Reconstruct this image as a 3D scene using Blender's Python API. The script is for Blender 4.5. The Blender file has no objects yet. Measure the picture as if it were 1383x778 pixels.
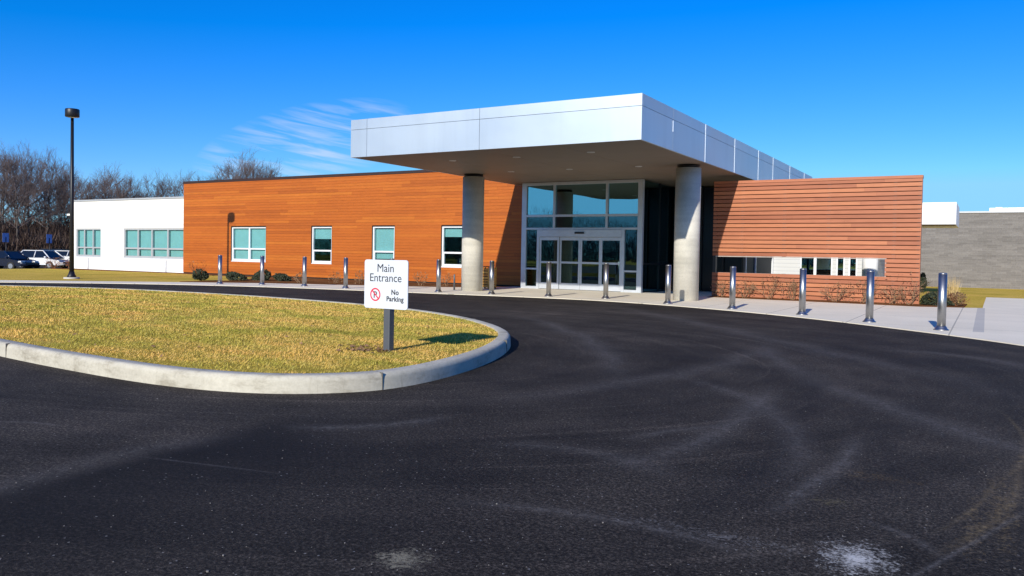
import bpy, bmesh, math, random
from mathutils import Vector, Matrix
random.seed(11)
R = math.radians
S = bpy.context.scene
COL = S.collection
TAN_SUN = 0.43            # rise of the sun per metre of shadow
SUN_X = 0.115              # the sun stands a little to the right of the facade normal

# ------------------------------------------------------------------ helpers
class MB:
    """collects simple shapes; build() links them as ONE mesh object"""
    def __init__(s): s.v = []; s.f = []; s.sm = []
    def box(s, x0, x1, y0, y1, z0, z1):
        b = len(s.v)
        s.v += [(x0,y0,z0),(x1,y0,z0),(x1,y1,z0),(x0,y1,z0),(x0,y0,z1),(x1,y0,z1),(x1,y1,z1),(x0,y1,z1)]
        s.f += [tuple(b+i for i in q) for q in ((0,3,2,1),(4,5,6,7),(0,1,5,4),(1,2,6,5),(2,3,7,6),(3,0,4,7))]
        s.sm += [False]*6; return s
    def poly(s, pts):
        b = len(s.v); s.v += [tuple(p) for p in pts]; s.f.append(tuple(range(b, b+len(pts)))); s.sm.append(False); return s
    def prism(s, pts, z0, z1):
        n = len(pts); b = len(s.v)
        s.v += [(p[0],p[1],z0) for p in pts] + [(p[0],p[1],z1) for p in pts]
        s.f.append(tuple(b+i for i in range(n-1,-1,-1))); s.f.append(tuple(b+n+i for i in range(n)))
        for i in range(n): s.f.append((b+i, b+(i+1)%n, b+n+(i+1)%n, b+n+i))
        s.sm += [False]*(n+2); return s
    def lathe(s, prof, n=24, cx=0, cy=0, cap0=True, cap1=True):
        b = len(s.v)
        for r, z in prof:
            for i in range(n):
                a = 2*math.pi*i/n; s.v.append((cx+r*math.cos(a), cy+r*math.sin(a), z))
        for k in range(len(prof)-1):
            for i in range(n):
                j = (i+1)%n; s.f.append((b+k*n+i, b+k*n+j, b+(k+1)*n+j, b+(k+1)*n+i)); s.sm.append(True)
        if cap0: s.f.append(tuple(b+i for i in range(n-1,-1,-1))); s.sm.append(False)
        if cap1: s.f.append(tuple(b+(len(prof)-1)*n+i for i in range(n))); s.sm.append(False)
        return s
    def rod(s, p, q, r0, r1=None, n=6):
        r1 = r0 if r1 is None else r1
        p = Vector(p); q = Vector(q); d = (q-p)
        if d.length < 1e-6: return s
        d.normalize(); u = d.orthogonal().normalized(); w = d.cross(u); b = len(s.v)
        for c, r in ((p,r0),(q,r1)):
            for i in range(n):
                a = 2*math.pi*i/n; s.v.append(tuple(c+u*(r*math.cos(a))+w*(r*math.sin(a))))
        for i in range(n):
            j = (i+1)%n; s.f.append((b+i,b+j,b+n+j,b+n+i)); s.sm.append(True)
        if n > 3:
            s.f.append(tuple(b+i for i in range(n-1,-1,-1))); s.f.append(tuple(b+n+i for i in range(n))); s.sm += [False, False]
        return s
    def mesh(s, name):
        me = bpy.data.meshes.new(name); me.from_pydata(s.v, [], s.f)
        me.polygons.foreach_set('use_smooth', s.sm); me.update(); return me
    def build(s, name, mat, parent=None, bevel=0, fix=False):
        me = s.mesh(name)
        if mat: me.materials.append(mat)
        if bevel or fix:
            bm = bmesh.new(); bm.from_mesh(me)
            if fix: bmesh.ops.recalc_face_normals(bm, faces=bm.faces)
            bm.to_mesh(me); bm.free()
        o = bpy.data.objects.new(name, me); COL.objects.link(o)
        if parent: o.parent = parent
        if bevel:
            m = o.modifiers.new('bevel','BEVEL'); m.width = bevel; m.segments = 2; m.limit_method = 'ANGLE'
        return o

def tag(o, label=None, cat=None, group=None, kind=None):
    if label: o['label'] = label
    if cat: o['category'] = cat
    if group: o['group'] = group
    if kind: o['kind'] = kind
    return o
def thing(name, label, cat, loc=(0,0,0), rz=0, group=None):
    o = bpy.data.objects.new(name, None); COL.objects.link(o); o.location = loc; o.rotation_euler = (0,0,rz)
    o.empty_display_size = .2
    return tag(o, label, cat, group)
def struct(name, mb, mat, kind='structure', **k):
    return tag(mb.build(name, mat, **k), kind=kind)
def copy_tree(o, parent=None):
    c = o.copy(); COL.objects.link(c)
    if parent: c.parent = parent
    for ch in list(o.children): copy_tree(ch, c)
    return c

# ------------------------------------------------------------------ materials
def newmat(name):
    m = bpy.data.materials.new(name); m.use_nodes = True
    return m, m.node_tree.nodes, m.node_tree.links, m.node_tree.nodes['Principled BSDF']
def setin(n, **k):
    for a, v in k.items(): n.inputs[a.replace('_',' ')].default_value = v
def N(nt, typ, **k):
    n = nt.nodes.new(typ)
    for a, v in k.items(): setattr(n, a, v)
    return n
def math_(nt, op, a, b=None, c=None):
    n = nt.nodes.new('ShaderNodeMath'); n.operation = op
    for i, v in enumerate((a, b, c)):
        if v is None: continue
        if hasattr(v, 'node'): nt.links.new(v, n.inputs[i])
        else: n.inputs[i].default_value = v
    return n.outputs[0]
def ramp(nt, fac, stops, interp='LINEAR'):
    n = nt.nodes.new('ShaderNodeValToRGB'); n.color_ramp.interpolation = interp
    e = n.color_ramp.elements
    while len(e) < len(stops): e.new(.5)
    for i, (p, c) in enumerate(stops):
        e[i].position = p; e[i].color = (c[0],c[1],c[2],1) if len(c) == 3 else c
    nt.links.new(fac, n.inputs[0]); return n.outputs[0]
def noise(nt, vec, scale, detail=4, rough=.55, dist=0):
    n = nt.nodes.new('ShaderNodeTexNoise'); n.inputs['Scale'].default_value = scale
    n.inputs['Detail'].default_value = detail; n.inputs['Roughness'].default_value = rough; n.inputs['Distortion'].default_value = dist
    if vec is not None: nt.links.new(vec, n.inputs['Vector'])
    return n.outputs['Fac']
def mapping(nt, vec, scale=(1,1,1), rot=(0,0,0), loc=(0,0,0)):
    n = nt.nodes.new('ShaderNodeMapping'); n.inputs['Scale'].default_value = scale; n.inputs['Rotation'].default_value = rot; n.inputs['Location'].default_value = loc
    nt.links.new(vec, n.inputs['Vector']); return n.outputs[0]
def mix(nt, fac, a, b, mode='MIX'):
    n = nt.nodes.new('ShaderNodeMix'); n.data_type = 'RGBA'; n.blend_type = mode
    for sock, v in ((n.inputs[0], fac), (n.inputs[6], a), (n.inputs[7], b)):
        if hasattr(v, 'node'): nt.links.new(v, sock)
        elif isinstance(v, (int, float)): sock.default_value = v
        else: sock.default_value = (v[0], v[1], v[2], 1)
    return n.outputs[2]
def pos(nt): return nt.nodes.new('ShaderNodeNewGeometry').outputs['Position']
def bump(nt, bsdf, h, strength=.3, dist=.01):
    n = nt.nodes.new('ShaderNodeBump'); n.inputs['Strength'].default_value = strength; n.inputs['Distance'].default_value = dist
    nt.links.new(h, n.inputs['Height']); nt.links.new(n.outputs[0], bsdf.inputs['Normal'])

def plain(name, col, rough=.5, metal=0, var=.12, scale=6, spec=.5, bmp=0):
    m, n, l, b = newmat(name); nt = m.node_tree
    tc = nt.nodes.new('ShaderNodeTexCoord').outputs['Object']
    f = noise(nt, tc, scale, 5)
    c = ramp(nt, f, [(.3, [x*(1-var) for x in col]), (.7, [min(1, x*(1+var)) for x in col])])
    l.new(c, b.inputs['Base Color']); b.inputs['Roughness'].default_value = rough; b.inputs['Metallic'].default_value = metal
    b.inputs['Specular IOR Level'].default_value = spec
    if bmp: bump(nt, b, noise(nt, tc, scale*12, 4), bmp, .01)
    return m

def wood(name, dark, mid, light, rough=.5, grain=(3, 40, 60), xvar=.35):
    m, n, l, b = newmat(name); nt = m.node_tree
    g = nt.nodes.new('ShaderNodeNewGeometry'); isl = g.outputs['Random Per Island']; p = g.outputs['Position']
    base = ramp(nt, isl, [(0, dark), (.3, mid), (.75, mid), (1, light)])
    gr = noise(nt, mapping(nt, p, (grain[0], grain[1], grain[2])), 1.0, 6, .65)
    base = mix(nt, .55, base, ramp(nt, gr, [(.3, (.55,.5,.45)), (.7, (1.12,1.12,1.1))]), 'MULTIPLY')
    big = noise(nt, mapping(nt, p, (.35, .35, 1.2)), 1.0, 3)
    base = mix(nt, xvar, base, ramp(nt, big, [(.35, (.62,.58,.55)), (.62, (1.1,1.1,1.1))]), 'MULTIPLY')
    l.new(base, b.inputs['Base Color']); b.inputs['Roughness'].default_value = rough
    b.inputs['Specular IOR Level'].default_value = .3
    bump(nt, b, gr, .25, .004)
    return m

M = {}
M['clad'] = wood('orange_cladding', (.37,.094,.013), (.45,.117,.015), (.51,.150,.019), xvar=.2)
M['slat'] = wood('red_brown_slats', (.32,.105,.052), (.42,.150,.075), (.50,.19,.088), xvar=.25)
M['binwood'] = wood('bin_wood', (.45,.2,.04), (.62,.33,.07), (.7,.4,.1))
M['backing'] = plain('dark_membrane', (.012,.010,.009), .9)
M['coping'] = plain('dark_bronze_coping', (.055,.03,.024), .45, .4)
M['white_wall'] = plain('white_panel', (.80,.80,.80), .55, var=.03, scale=1.5)
M['trim_grey'] = plain('grey_trim', (.42,.43,.45), .4, .2, var=.05)
M['alu'] = plain('anodised_aluminium', (.54,.57,.62), .42, .5, var=.05)
M['frame_white'] = plain('white_window_frame', (.72,.74,.77), .4, .1, var=.04)
M['blind'] = plain('aqua_roller_blind', (.36,.47,.48), .8, var=.06, scale=3)
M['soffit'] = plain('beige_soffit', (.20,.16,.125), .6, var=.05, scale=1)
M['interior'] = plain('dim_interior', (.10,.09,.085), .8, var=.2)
M['steel_dark'] = plain('dark_paint', (.010,.010,.013), .45, .1)
M['post_grey'] = plain('grey_post_paint', (.095,.102,.115), .45, .2, var=.06)
M['sign_white'] = plain('sign_face', (.60,.635,.69), .4, var=.02)
M['ink'] = plain('black_lettering', (.035,.037,.045), .5)
M['red'] = plain('red_ring', (.62,.03,.06), .5)
M['blue_sign'] = plain('blue_sign', (.17,.28,.60), .5)
M['lens'] = plain('lamp_lens', (.75,.75,.72), .25)
M['rubber'] = plain('rubber', (.014,.014,.015), .8)
M['rim'] = plain('wheel_rim', (.45,.45,.47), .35, .8)
M['bark'] = plain('grey_bark', (.088,.074,.066), .9, var=.35, scale=2)
M['twig'] = plain('purple_brown_twigs', (.125,.095,.092), .9, var=.3, scale=1)
M['dry_twig'] = plain('tan_twigs', (.33,.21,.12), .9, var=.3, scale=9)
M['red_twig'] = plain('rusty_twigs', (.30,.11,.05), .9, var=.3, scale=9)
M['pipe'] = plain('downpipe', (.55,.55,.56), .5)
M['carglass'] = plain('car_glass', (.008,.010,.014), .06)
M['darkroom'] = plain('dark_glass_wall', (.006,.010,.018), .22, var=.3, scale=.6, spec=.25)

def steel():
    m, n, l, b = newmat('brushed_stainless'); nt = m.node_tree
    tc = nt.nodes.new('ShaderNodeTexCoord').outputs['Object']
    f = noise(nt, mapping(nt, tc, (1,1,240)), 3, 3)
    l.new(ramp(nt, f, [(.3,(.36,.355,.35)),(.7,(.48,.475,.47))]), b.inputs['Base Color'])
    b.inputs['Metallic'].default_value = 1
    l.new(ramp(nt, f, [(.3,(.34,)*3),(.7,(.44,)*3)]), b.inputs['Roughness'])
    return m
M['steel'] = steel()

def metal_panel():
    m, n, l, b = newmat('silver_composite_panel'); nt = m.node_tree
    g = nt.nodes.new('ShaderNodeNewGeometry')
    c = ramp(nt, g.outputs['Random Per Island'], [(0,(.51,.585,.655)),(1,(.55,.625,.695))])
    stk = noise(nt, mapping(nt, g.outputs['Position'], (2.2,2.2,.18)), 1, 5, .6)
    c = mix(nt, .4, c, ramp(nt, stk, [(.32,(.88,.885,.89)),(.5,(1,1,1)),(.7,(1.03,1.03,1.03))]), 'MULTIPLY')
    bump(nt, b, noise(nt, mapping(nt, g.outputs['Position'], (.9,.9,1.4)), 1, 2), .12, .03)
    l.new(c, b.inputs['Base Color']); b.inputs['Metallic'].default_value = .84
    r = noise(nt, mapping(nt, g.outputs['Position'], (.4,.4,.9)), 1, 3)
    l.new(ramp(nt, r, [(.3,(.50,)*3),(.7,(.58,)*3)]), b.inputs['Roughness'])
    return m
M['panel'] = metal_panel()

def glass(name, refl, tint, rough=0.0):
    m, n, l, b = newmat(name); nt = m.node_tree; nt.nodes.remove(b)
    out = [x for x in nt.nodes if x.type == 'OUTPUT_MATERIAL'][0]
    t = N(nt,'ShaderNodeBsdfTransparent'); t.inputs[0].default_value = (*tint, 1)
    gl = N(nt,'ShaderNodeBsdfGlossy'); gl.inputs['Roughness'].default_value = rough; gl.inputs[0].default_value = (.50,.92,1,1)
    p = pos(nt); wv = noise(nt, mapping(nt, p, (.6,.6,.6)), 1, 2)
    bp = N(nt,'ShaderNodeBump'); bp.inputs['Strength'].default_value = .05; bp.inputs['Distance'].default_value = .05
    l.new(wv, bp.inputs['Height']); l.new(bp.outputs[0], gl.inputs['Normal'])
    g2 = nt.nodes.new('ShaderNodeNewGeometry'); dt = N(nt,'ShaderNodeVectorMath', operation='DOT_PRODUCT')
    l.new(g2.outputs['Normal'], dt.inputs[0]); l.new(g2.outputs['Incoming'], dt.inputs[1])
    sch = math_(nt, 'POWER', math_(nt, 'SUBTRACT', 1, math_(nt, 'ABSOLUTE', dt.outputs['Value'])), 5)
    f = math_(nt, 'ADD', math_(nt, 'MULTIPLY', sch, 1-refl), refl)
    mx = N(nt,'ShaderNodeMixShader'); l.new(f, mx.inputs[0]); l.new(t.outputs[0], mx.inputs[1]); l.new(gl.outputs[0], mx.inputs[2])
    l.new(mx.outputs[0], out.inputs[0]); return m
M['glass'] = glass('coated_entrance_glass', .42, (.22,.32,.38))
M['doorglass'] = glass('door_glass', .13, (.26,.30,.32))
M['wglass'] = glass('tinted_window_glass', .04, (.80,.93,.93))

def concrete(name, c0, c1, rough=.85, horiz=False, grime=False):
    m, n, l, b = newmat(name); nt = m.node_tree; p = pos(nt)
    a = noise(nt, p, .8, 6, .6); f = noise(nt, p, 30, 5, .7)
    c = mix(nt, .35, ramp(nt, a, [(.3,c0),(.7,c1)]), ramp(nt, f, [(.35,(.7,.7,.68)),(.65,(1.1,1.1,1.1))]), 'MULTIPLY')
    pits = ramp(nt, noise(nt, p, 9, 3), [(.66,(1,1,1)),(.74,(.72,.72,.72))])
    c = mix(nt, .7, c, pits, 'MULTIPLY')
    if horiz:
        w = noise(nt, mapping(nt, p, (.3,.3,5)), 1, 3)
        c = mix(nt, .5, c, ramp(nt, w, [(.4,(.82,.82,.82)),(.6,(1.06,1.06,1.05))]), 'MULTIPLY')
    if grime:      # tyre scuffs, splash and damp stains of irregular outline
        w = noise(nt, mapping(nt, p, (1.6,1.6,5)), 1.3, 6, .7)
        c = mix(nt, .8, c, ramp(nt, w, [(.33,(.58,.55,.50)),(.45,(.95,.94,.92)),(.6,(1.08,1.08,1.07))]), 'MULTIPLY')
        w2 = noise(nt, mapping(nt, p, (7,7,1.2)), 1, 4, .7)
        c = mix(nt, .6, c, ramp(nt, w2, [(.60,(1,1,1)),(.70,(.66,.63,.58))]), 'MULTIPLY')
    l.new(c, b.inputs['Base Color']); b.inputs['Roughness'].default_value = rough
    bump(nt, b, f, .25, .006); return m
M['column'] = concrete('cast_concrete', (.46,.44,.38), (.68,.645,.57), horiz=True)
M['kerb'] = concrete('kerb_concrete', (.44,.41,.34), (.55,.52,.43), grime=True)
M['footing'] = concrete('footing_concrete', (.45,.43,.38), (.55,.52,.46))

def sidewalk_mat():
    m, n, l, b = newmat('pavement_concrete'); nt = m.node_tree; p = pos(nt)
    a = noise(nt, p, .5, 6, .6); f = noise(nt, p, 45, 4, .7)
    c = mix(nt, .3, ramp(nt, a, [(.3,(.76,.685,.535)),(.7,(.88,.79,.62))]), ramp(nt, f, [(.35,(.75,.75,.74)),(.65,(1.1,1.1,1.1))]), 'MULTIPLY')
    sx = N(nt,'ShaderNodeSeparateXYZ'); l.new(p, sx.inputs[0])
    jx = math_(nt,'LESS_THAN', math_(nt,'PINGPONG', math_(nt,'ADD', sx.outputs[0], .5), 0.9), .012)
    jy = math_(nt,'LESS_THAN', math_(nt,'PINGPONG', math_(nt,'ADD', sx.outputs[1], .2), 1.4), .012)
    j = math_(nt,'MAXIMUM', jx, jy)
    c = mix(nt, math_(nt,'MULTIPLY', j, .55), c, (.16,.15,.13))
    # one narrow strip by the right-hand walk is tinted blue-grey
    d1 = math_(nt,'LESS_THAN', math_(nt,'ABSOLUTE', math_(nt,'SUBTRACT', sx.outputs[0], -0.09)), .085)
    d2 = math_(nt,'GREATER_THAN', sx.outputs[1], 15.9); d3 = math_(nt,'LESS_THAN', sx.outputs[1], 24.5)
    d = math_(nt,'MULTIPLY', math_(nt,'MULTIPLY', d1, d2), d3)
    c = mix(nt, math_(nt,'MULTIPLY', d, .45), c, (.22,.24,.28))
    l.new(c, b.inputs['Base Color']); b.inputs['Roughness'].default_value = .9
    bump(nt, b, f, .2, .004); return m
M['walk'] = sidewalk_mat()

def asphalt_mat():
    m, n, l, b = newmat('fresh_asphalt'); nt = m.node_tree; p = pos(nt)
    flat = mapping(nt, p, (1,1,0)); spk = noise(nt, p, 55, 3, .8); spk2 = noise(nt, p, 16, 5, .75)
    def sp(center, rad, soft=.3, stretch=(1,1), rot=0, fine_=True):
        q = mapping(nt, p, (1,1,1), (0,0,0), (-center[0], -center[1], 0))
        q = mapping(nt, q, (stretch[0], stretch[1], 1), (0,0,rot))
        vl = N(nt,'ShaderNodeVectorMath', operation='LENGTH'); l.new(q, vl.inputs[0])
        fall = math_(nt,'MAXIMUM', math_(nt,'SUBTRACT', 1, math_(nt,'DIVIDE', vl.outputs['Value'], rad)), 0)
        nz = math_(nt,'ADD', math_(nt,'MULTIPLY', spk, .55), math_(nt,'MULTIPLY', spk2, .45))
        v = math_(nt,'MULTIPLY', math_(nt,'SUBTRACT', math_(nt,'ADD', nz, math_(nt,'MULTIPLY', fall, soft)), .62), 7)
        v = math_(nt,'MINIMUM', math_(nt,'MAXIMUM', v, 0), 1)
        return math_(nt,'MULTIPLY', v, math_(nt,'GREATER_THAN', fall, .001))
    big = noise(nt, p, .22, 4, .55, .6); mid = noise(nt, p, 1.6, 5, .6); fine = noise(nt, p, 62, 3, .85)
    # traffic polish follows the turning lane round the island
    qc = mapping(nt, p, (1,1,1), (0,0,0), (8.2, -8.0, 0))
    vl = N(nt,'ShaderNodeVectorMath', operation='LENGTH'); l.new(mapping(nt, qc, (.78,1,0)), vl.inputs[0])
    wob = math_(nt,'ADD', vl.outputs['Value'], math_(nt,'MULTIPLY', noise(nt, p, .25, 1), .5))
    cmb = N(nt,'ShaderNodeCombineXYZ'); l.new(wob, cmb.inputs[0])
    ang = N(nt,'ShaderNodeSeparateXYZ'); l.new(qc, ang.inputs[0])
    l.new(math_(nt,'MULTIPLY', math_(nt,'ARCTAN2', ang.outputs[1], ang.outputs[0]), .8), cmb.inputs[1])
    tracks = noise(nt, mapping(nt, cmb.outputs[0], (1.5,1.3,1)), 1, 6, .68)
    trk2 = noise(nt, mapping(nt, cmb.outputs[0], (7,1.1,1), (0,0,.04)), 1, 5, .7)
    grit = noise(nt, p, 26, 4, .8)
    c = ramp(nt, big, [(.3,(.027,.0235,.0200)),(.7,(.049,.0425,.0365))])
    c = mix(nt, .75, c, ramp(nt, tracks, [(.28,(.5,.5,.51)),(.48,(1,1,1)),(.70,(1.6,1.57,1.55))]), 'MULTIPLY')
    c = mix(nt, .6, c, ramp(nt, trk2, [(.45,(.9,.9,.9)),(.58,(1,1,1)),(.70,(2.1,2.05,2.0))]), 'MULTIPLY')
    c = mix(nt, .7, c, ramp(nt, mid, [(.32,(.65,.65,.67)),(.68,(1.35,1.33,1.30))]), 'MULTIPLY')
    c = mix(nt, .9, c, ramp(nt, grit, [(.3,(.45,.45,.46)),(.5,(1,1,1)),(.72,(1.8,1.78,1.75))]), 'MULTIPLY')
    c = mix(nt, .95, c, ramp(nt, fine, [(.32,(.12,.12,.12)),(.5,(.85,.85,.85)),(.68,(3.0,2.95,2.9))]), 'MULTIPLY')
    # darker asphalt lane along a joint at the near left, with lens vignette painted in
    sxy = N(nt,'ShaderNodeSeparateXYZ'); l.new(p, sxy.inputs[0])
    side = math_(nt,'ADD', math_(nt,'ADD', sxy.outputs[0], math_(nt,'MULTIPLY', sxy.outputs[1], .05)), math_(nt,'ADD', math_(nt,'MULTIPLY', math_(nt,'SUBTRACT', spk2, .5), .35), 4.18))
    clamp = lambda v: math_(nt,'MINIMUM', math_(nt,'MAXIMUM', v, 0), 1)
    seam_vignette = math_(nt,'MULTIPLY', clamp(math_(nt,'MULTIPLY', side, 4)), clamp(math_(nt,'SUBTRACT', 1.15, math_(nt,'MULTIPLY', side, .45))))
    seam_vignette = math_(nt,'MULTIPLY', seam_vignette, clamp(math_(nt,'SUBTRACT', 4.6, sxy.outputs[1])))
    c = mix(nt, math_(nt,'MULTIPLY', seam_vignette, .80), c, (.010,.0095,.010))
    vor = N(nt,'ShaderNodeTexVoronoi'); vor.inputs['Scale'].default_value = 34; l.new(p, vor.inputs['Vector'])
    chip = math_(nt,'MULTIPLY', math_(nt,'LESS_THAN', vor.outputs['Distance'], .17), math_(nt,'GREATER_THAN', N_col(nt, vor), .93))
    c = mix(nt, chip, c, (.20,.19,.18))
    # dusty scuffs and spills with shapes of their own
    def put(mask, amt, col):
        nonlocal c
        c = mix(nt, math_(nt,'MULTIPLY', mask, amt), c, col)
    put(sp((-1.94,2.46), .20, .26), .55, (.36,.33,.24))
    put(sp((-.42,3.47), .27, .26, (1.1,.8), .2), .75, (.60,.59,.56))
    put(sp((-.42,3.47), .08, .34), .5, (.62,.61,.58))
    put(sp((-.95,3.42), .75, .16, (.7,5), -.45), .6, (.30,.29,.28))
    put(sp((-.49,4.84), .42, .17, (.8,1.8), .3), .6, (.22,.15,.075))
    put(sp((-.62,4.22), .2, .18), .5, (.19,.16,.08))
    for ctr, rad, st, ro, am in (((.10,4.6), .9, (5,.6), -.25, .6), ((.24,5.6), 1.0, (8,.6), -.1, .5), ((-.02,4.15), .55, (6,.6), -.6, .6), ((.32,7.0), 1.3, (10,.6), .12, .45)):
        put(sp(ctr, rad, .17, st, ro), am, (.25,.18,.09))
    # curved tyre scuffs: (kind, circle centre, radius, mid point, half length, width, strength)
    brk = math_(nt,'ADD', math_(nt,'MULTIPLY', spk, .5), math_(nt,'MULTIPLY', spk2, .6)); warp = noise(nt, p, .9, 3)
    for kind, ux, uy, rr, mx, my, hl, wd, am in [('l', -18.28, 0.6, 16.604, -5.06, 10.65, 4.36, 0.35, 0.5),
        ('l', 8.08, 13.77, 10.929, -1.27, 8.11, 4.49, 0.3, 0.45),
        ('l', -10.08, 5.99, 8.518, -1.56, 5.97, 1.96, 0.22, 0.5),
        ('l', -10.26, 5.52, 9.555, -0.72, 4.9, 1.12, 0.12, 0.6),
        ('t', -5.28, 6.42, 5.533, 0.25, 6.3, 1.5, 0.035, 0.5),
        ('t', -4.78, 5.49, 4.974, 0.12, 4.65, 1.1, 0.05, 0.55),
        ('t', -4.78, 5.49, 4.86, 0.08, 4.6, 0.7, 0.03, 0.5),
        ('l', -24.88, 12.42, 26.269, -0.03, 3.89, 0.88, 0.025, 0.6),
        ('l', -0.64, 3.49, 0.543, -0.26, 3.88, 0.27, 0.05, 0.5),
        ('l', 0.05, 4.34, 2.118, -1.83, 5.32, 0.5, 0.12, 0.4),
        ('d', -18.76, 4.74, 17.664, -1.16, 6.26, 3.94, 0.3, 0.7),
        ('l', -5.3, 2.29, 0.756, -5.57, 2.99, 0.29, 0.04, 0.6),
        ('l', -4.47, 4.92, 1.083, -3.61, 4.26, 0.68, 0.16, 0.5),
        ('l', 2.48, -26.11, 29.713, -3.69, 2.96, 0.52, 0.02, 0.5),
        ('l', -90.61, -62.05, 115.12, -3.66, 13.4, 7.11, 0.5, 0.4),
        ('l', -0.82, 10.67, 1.274, -0.15, 11.75, 1.17, 0.3, 0.4),
        ('d', -3.7, 7.1, 2.321, -3.34, 9.39, 4.55, 0.5, 0.5),
        ('l', -2.1, 3.52, 0.944, -2.05, 4.46, 0.75, 0.2, 0.35),
        ('l', -4.79, 4.6, 3.855, -1.36, 6.35, 2.23, 0.2, 0.4),
        ('d', -5.43, 4.61, 5.018, -0.5, 5.54, 1.52, 0.3, 0.6),
        ('l', -13.42, 9.97, 10.9, -2.64, 8.35, 3.34, 0.35, 0.35),
        ('l', -2.0, 2.82, 2.276, -4.27, 2.61, 1.05, 0.3, 0.3),
        ('d', -6.01, 2.79, 2.478, -3.53, 2.68, 1.39, 0.4, 0.5),
        ('l', -1.36, 1.64, 1.723, -1.46, 3.36, 0.81, 0.1, 0.4)]:
        vl = N(nt,'ShaderNodeVectorMath', operation='DISTANCE'); l.new(flat, vl.inputs[0]); vl.inputs[1].default_value = (ux, uy, 0)
        ve = N(nt,'ShaderNodeVectorMath', operation='DISTANCE'); l.new(flat, ve.inputs[0]); ve.inputs[1].default_value = (mx, my, 0)
        off = math_(nt,'ABSOLUTE', math_(nt,'ADD', math_(nt,'SUBTRACT', vl.outputs['Value'], rr), math_(nt,'MULTIPLY', math_(nt,'SUBTRACT', warp, .5), wd*1.2)))
        band = math_(nt,'POWER', clamp(math_(nt,'SUBTRACT', 1, math_(nt,'DIVIDE', off, wd))), 1.6)
        end = clamp(math_(nt,'MULTIPLY', math_(nt,'SUBTRACT', 1, math_(nt,'DIVIDE', ve.outputs['Value'], hl)), 2))
        v = math_(nt,'MULTIPLY', math_(nt,'MULTIPLY', band, end), clamp(math_(nt,'MULTIPLY', math_(nt,'SUBTRACT', brk, .44), 4.2)))
        put(v, am, {'l': (.19,.178,.17), 't': (.22,.165,.09), 'd': (.012,.012,.014)}[kind])
    l.new(c, b.inputs['Base Color'])
    l.new(ramp(nt, big, [(.3,(.8,)*3),(.7,(.95,)*3)]), b.inputs['Roughness']); b.inputs['Specular IOR Level'].default_value = .10
    hb = math_(nt,'ADD', math_(nt,'MULTIPLY', fine, 1), math_(nt,'MULTIPLY', noise(nt, p, 180, 2), .6))
    bump(nt, b, hb, .55, .008)
    return m
def N_col(nt, vor):
    s = nt.nodes.new('ShaderNodeSeparateColor'); nt.links.new(vor.outputs['Color'], s.inputs[0]); return s.outputs[0]
M['asphalt'] = asphalt_mat()

def grass_ground(name, tones, sc=1.0):
    m, n, l, b = newmat(name); nt = m.node_tree; p = pos(nt)
    a = noise(nt, p, .45*sc, 5, .6, .3); f = noise(nt, mapping(nt, p, (1,2,1)), 9*sc, 6, .7); g = noise(nt, p, 60, 3, .7)
    c = ramp(nt, a, [(.28,tones[0]),(.5,tones[1]),(.72,tones[2])])
    c = mix(nt, .8, c, ramp(nt, f, [(.3,(.55,.58,.5)),(.5,(1,1,1)),(.72,(1.4,1.3,1.2))]), 'MULTIPLY')
    c = mix(nt, .6, c, ramp(nt, g, [(.3,(.5,.5,.45)),(.7,(1.3,1.3,1.25))]), 'MULTIPLY')
    l.new(c, b.inputs['Base Color']); b.inputs['Roughness'].default_value = 1; b.inputs['Specular IOR Level'].default_value = 0
    bump(nt, b, math_(nt,'ADD', f, g), .35, .03); return m
M['lawn_far'] = grass_ground('winter_grass', ((.42,.33,.06),(.60,.43,.09),(.70,.48,.13)))
M['lawn_soil'] = grass_ground('thatch', ((.27,.22,.04),(.40,.30,.06),(.48,.34,.09)))
M['mulch'] = grass_ground('bark_mulch', ((.11,.05,.022),(.19,.085,.036),(.25,.13,.06)), 2.2)

def blade_mat():
    m, n, l, b = newmat('grass_blades'); nt = m.node_tree
    g = nt.nodes.new('ShaderNodeNewGeometry'); p = g.outputs['Position']
    c = ramp(nt, g.outputs['Random Per Island'], [(0,(.55,.40,.085)),(.3,(.68,.465,.11)),(.7,(.78,.515,.14)),(1,(.85,.60,.23))])
    patch = noise(nt, mapping(nt, p, (.75,1.6,1), (0,0,.5)), 1.0, 6, .68, .3)
    c = mix(nt, .95, c, ramp(nt, patch, [(.32,(.40,.60,.34)),(.45,(.72,.88,.66)),(.54,(1,1,1)),(.66,(1.18,1.03,1.12)),(.76,(1.22,.93,1.2))]), 'MULTIPLY')
    l.new(c, b.inputs['Base Color']); b.inputs['Roughness'].default_value = .85; b.inputs['Specular IOR Level'].default_value = .1
    return m
M['blade'] = blade_mat()

def leaf_mat(name, a, bcol):
    m, n, l, b = newmat(name); nt = m.node_tree
    g = nt.nodes.new('ShaderNodeNewGeometry')
    l.new(ramp(nt, g.outputs['Random Per Island'], [(0,a),(1,bcol)]), b.inputs['Base Color']); b.inputs['Roughness'].default_value = .7
    return m
M['leaf'] = leaf_mat('evergreen_leaves', (.012,.020,.009), (.045,.055,.022))
M['redleaf'] = leaf_mat('russet_leaves', (.10,.07,.03), (.24,.13,.06))
M['strawleaf'] = leaf_mat('straw_blades', (.36,.25,.09), (.55,.40,.18))
M['brownleaf'] = leaf_mat('dead_leaves', (.13,.07,.035), (.27,.15,.07))

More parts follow.
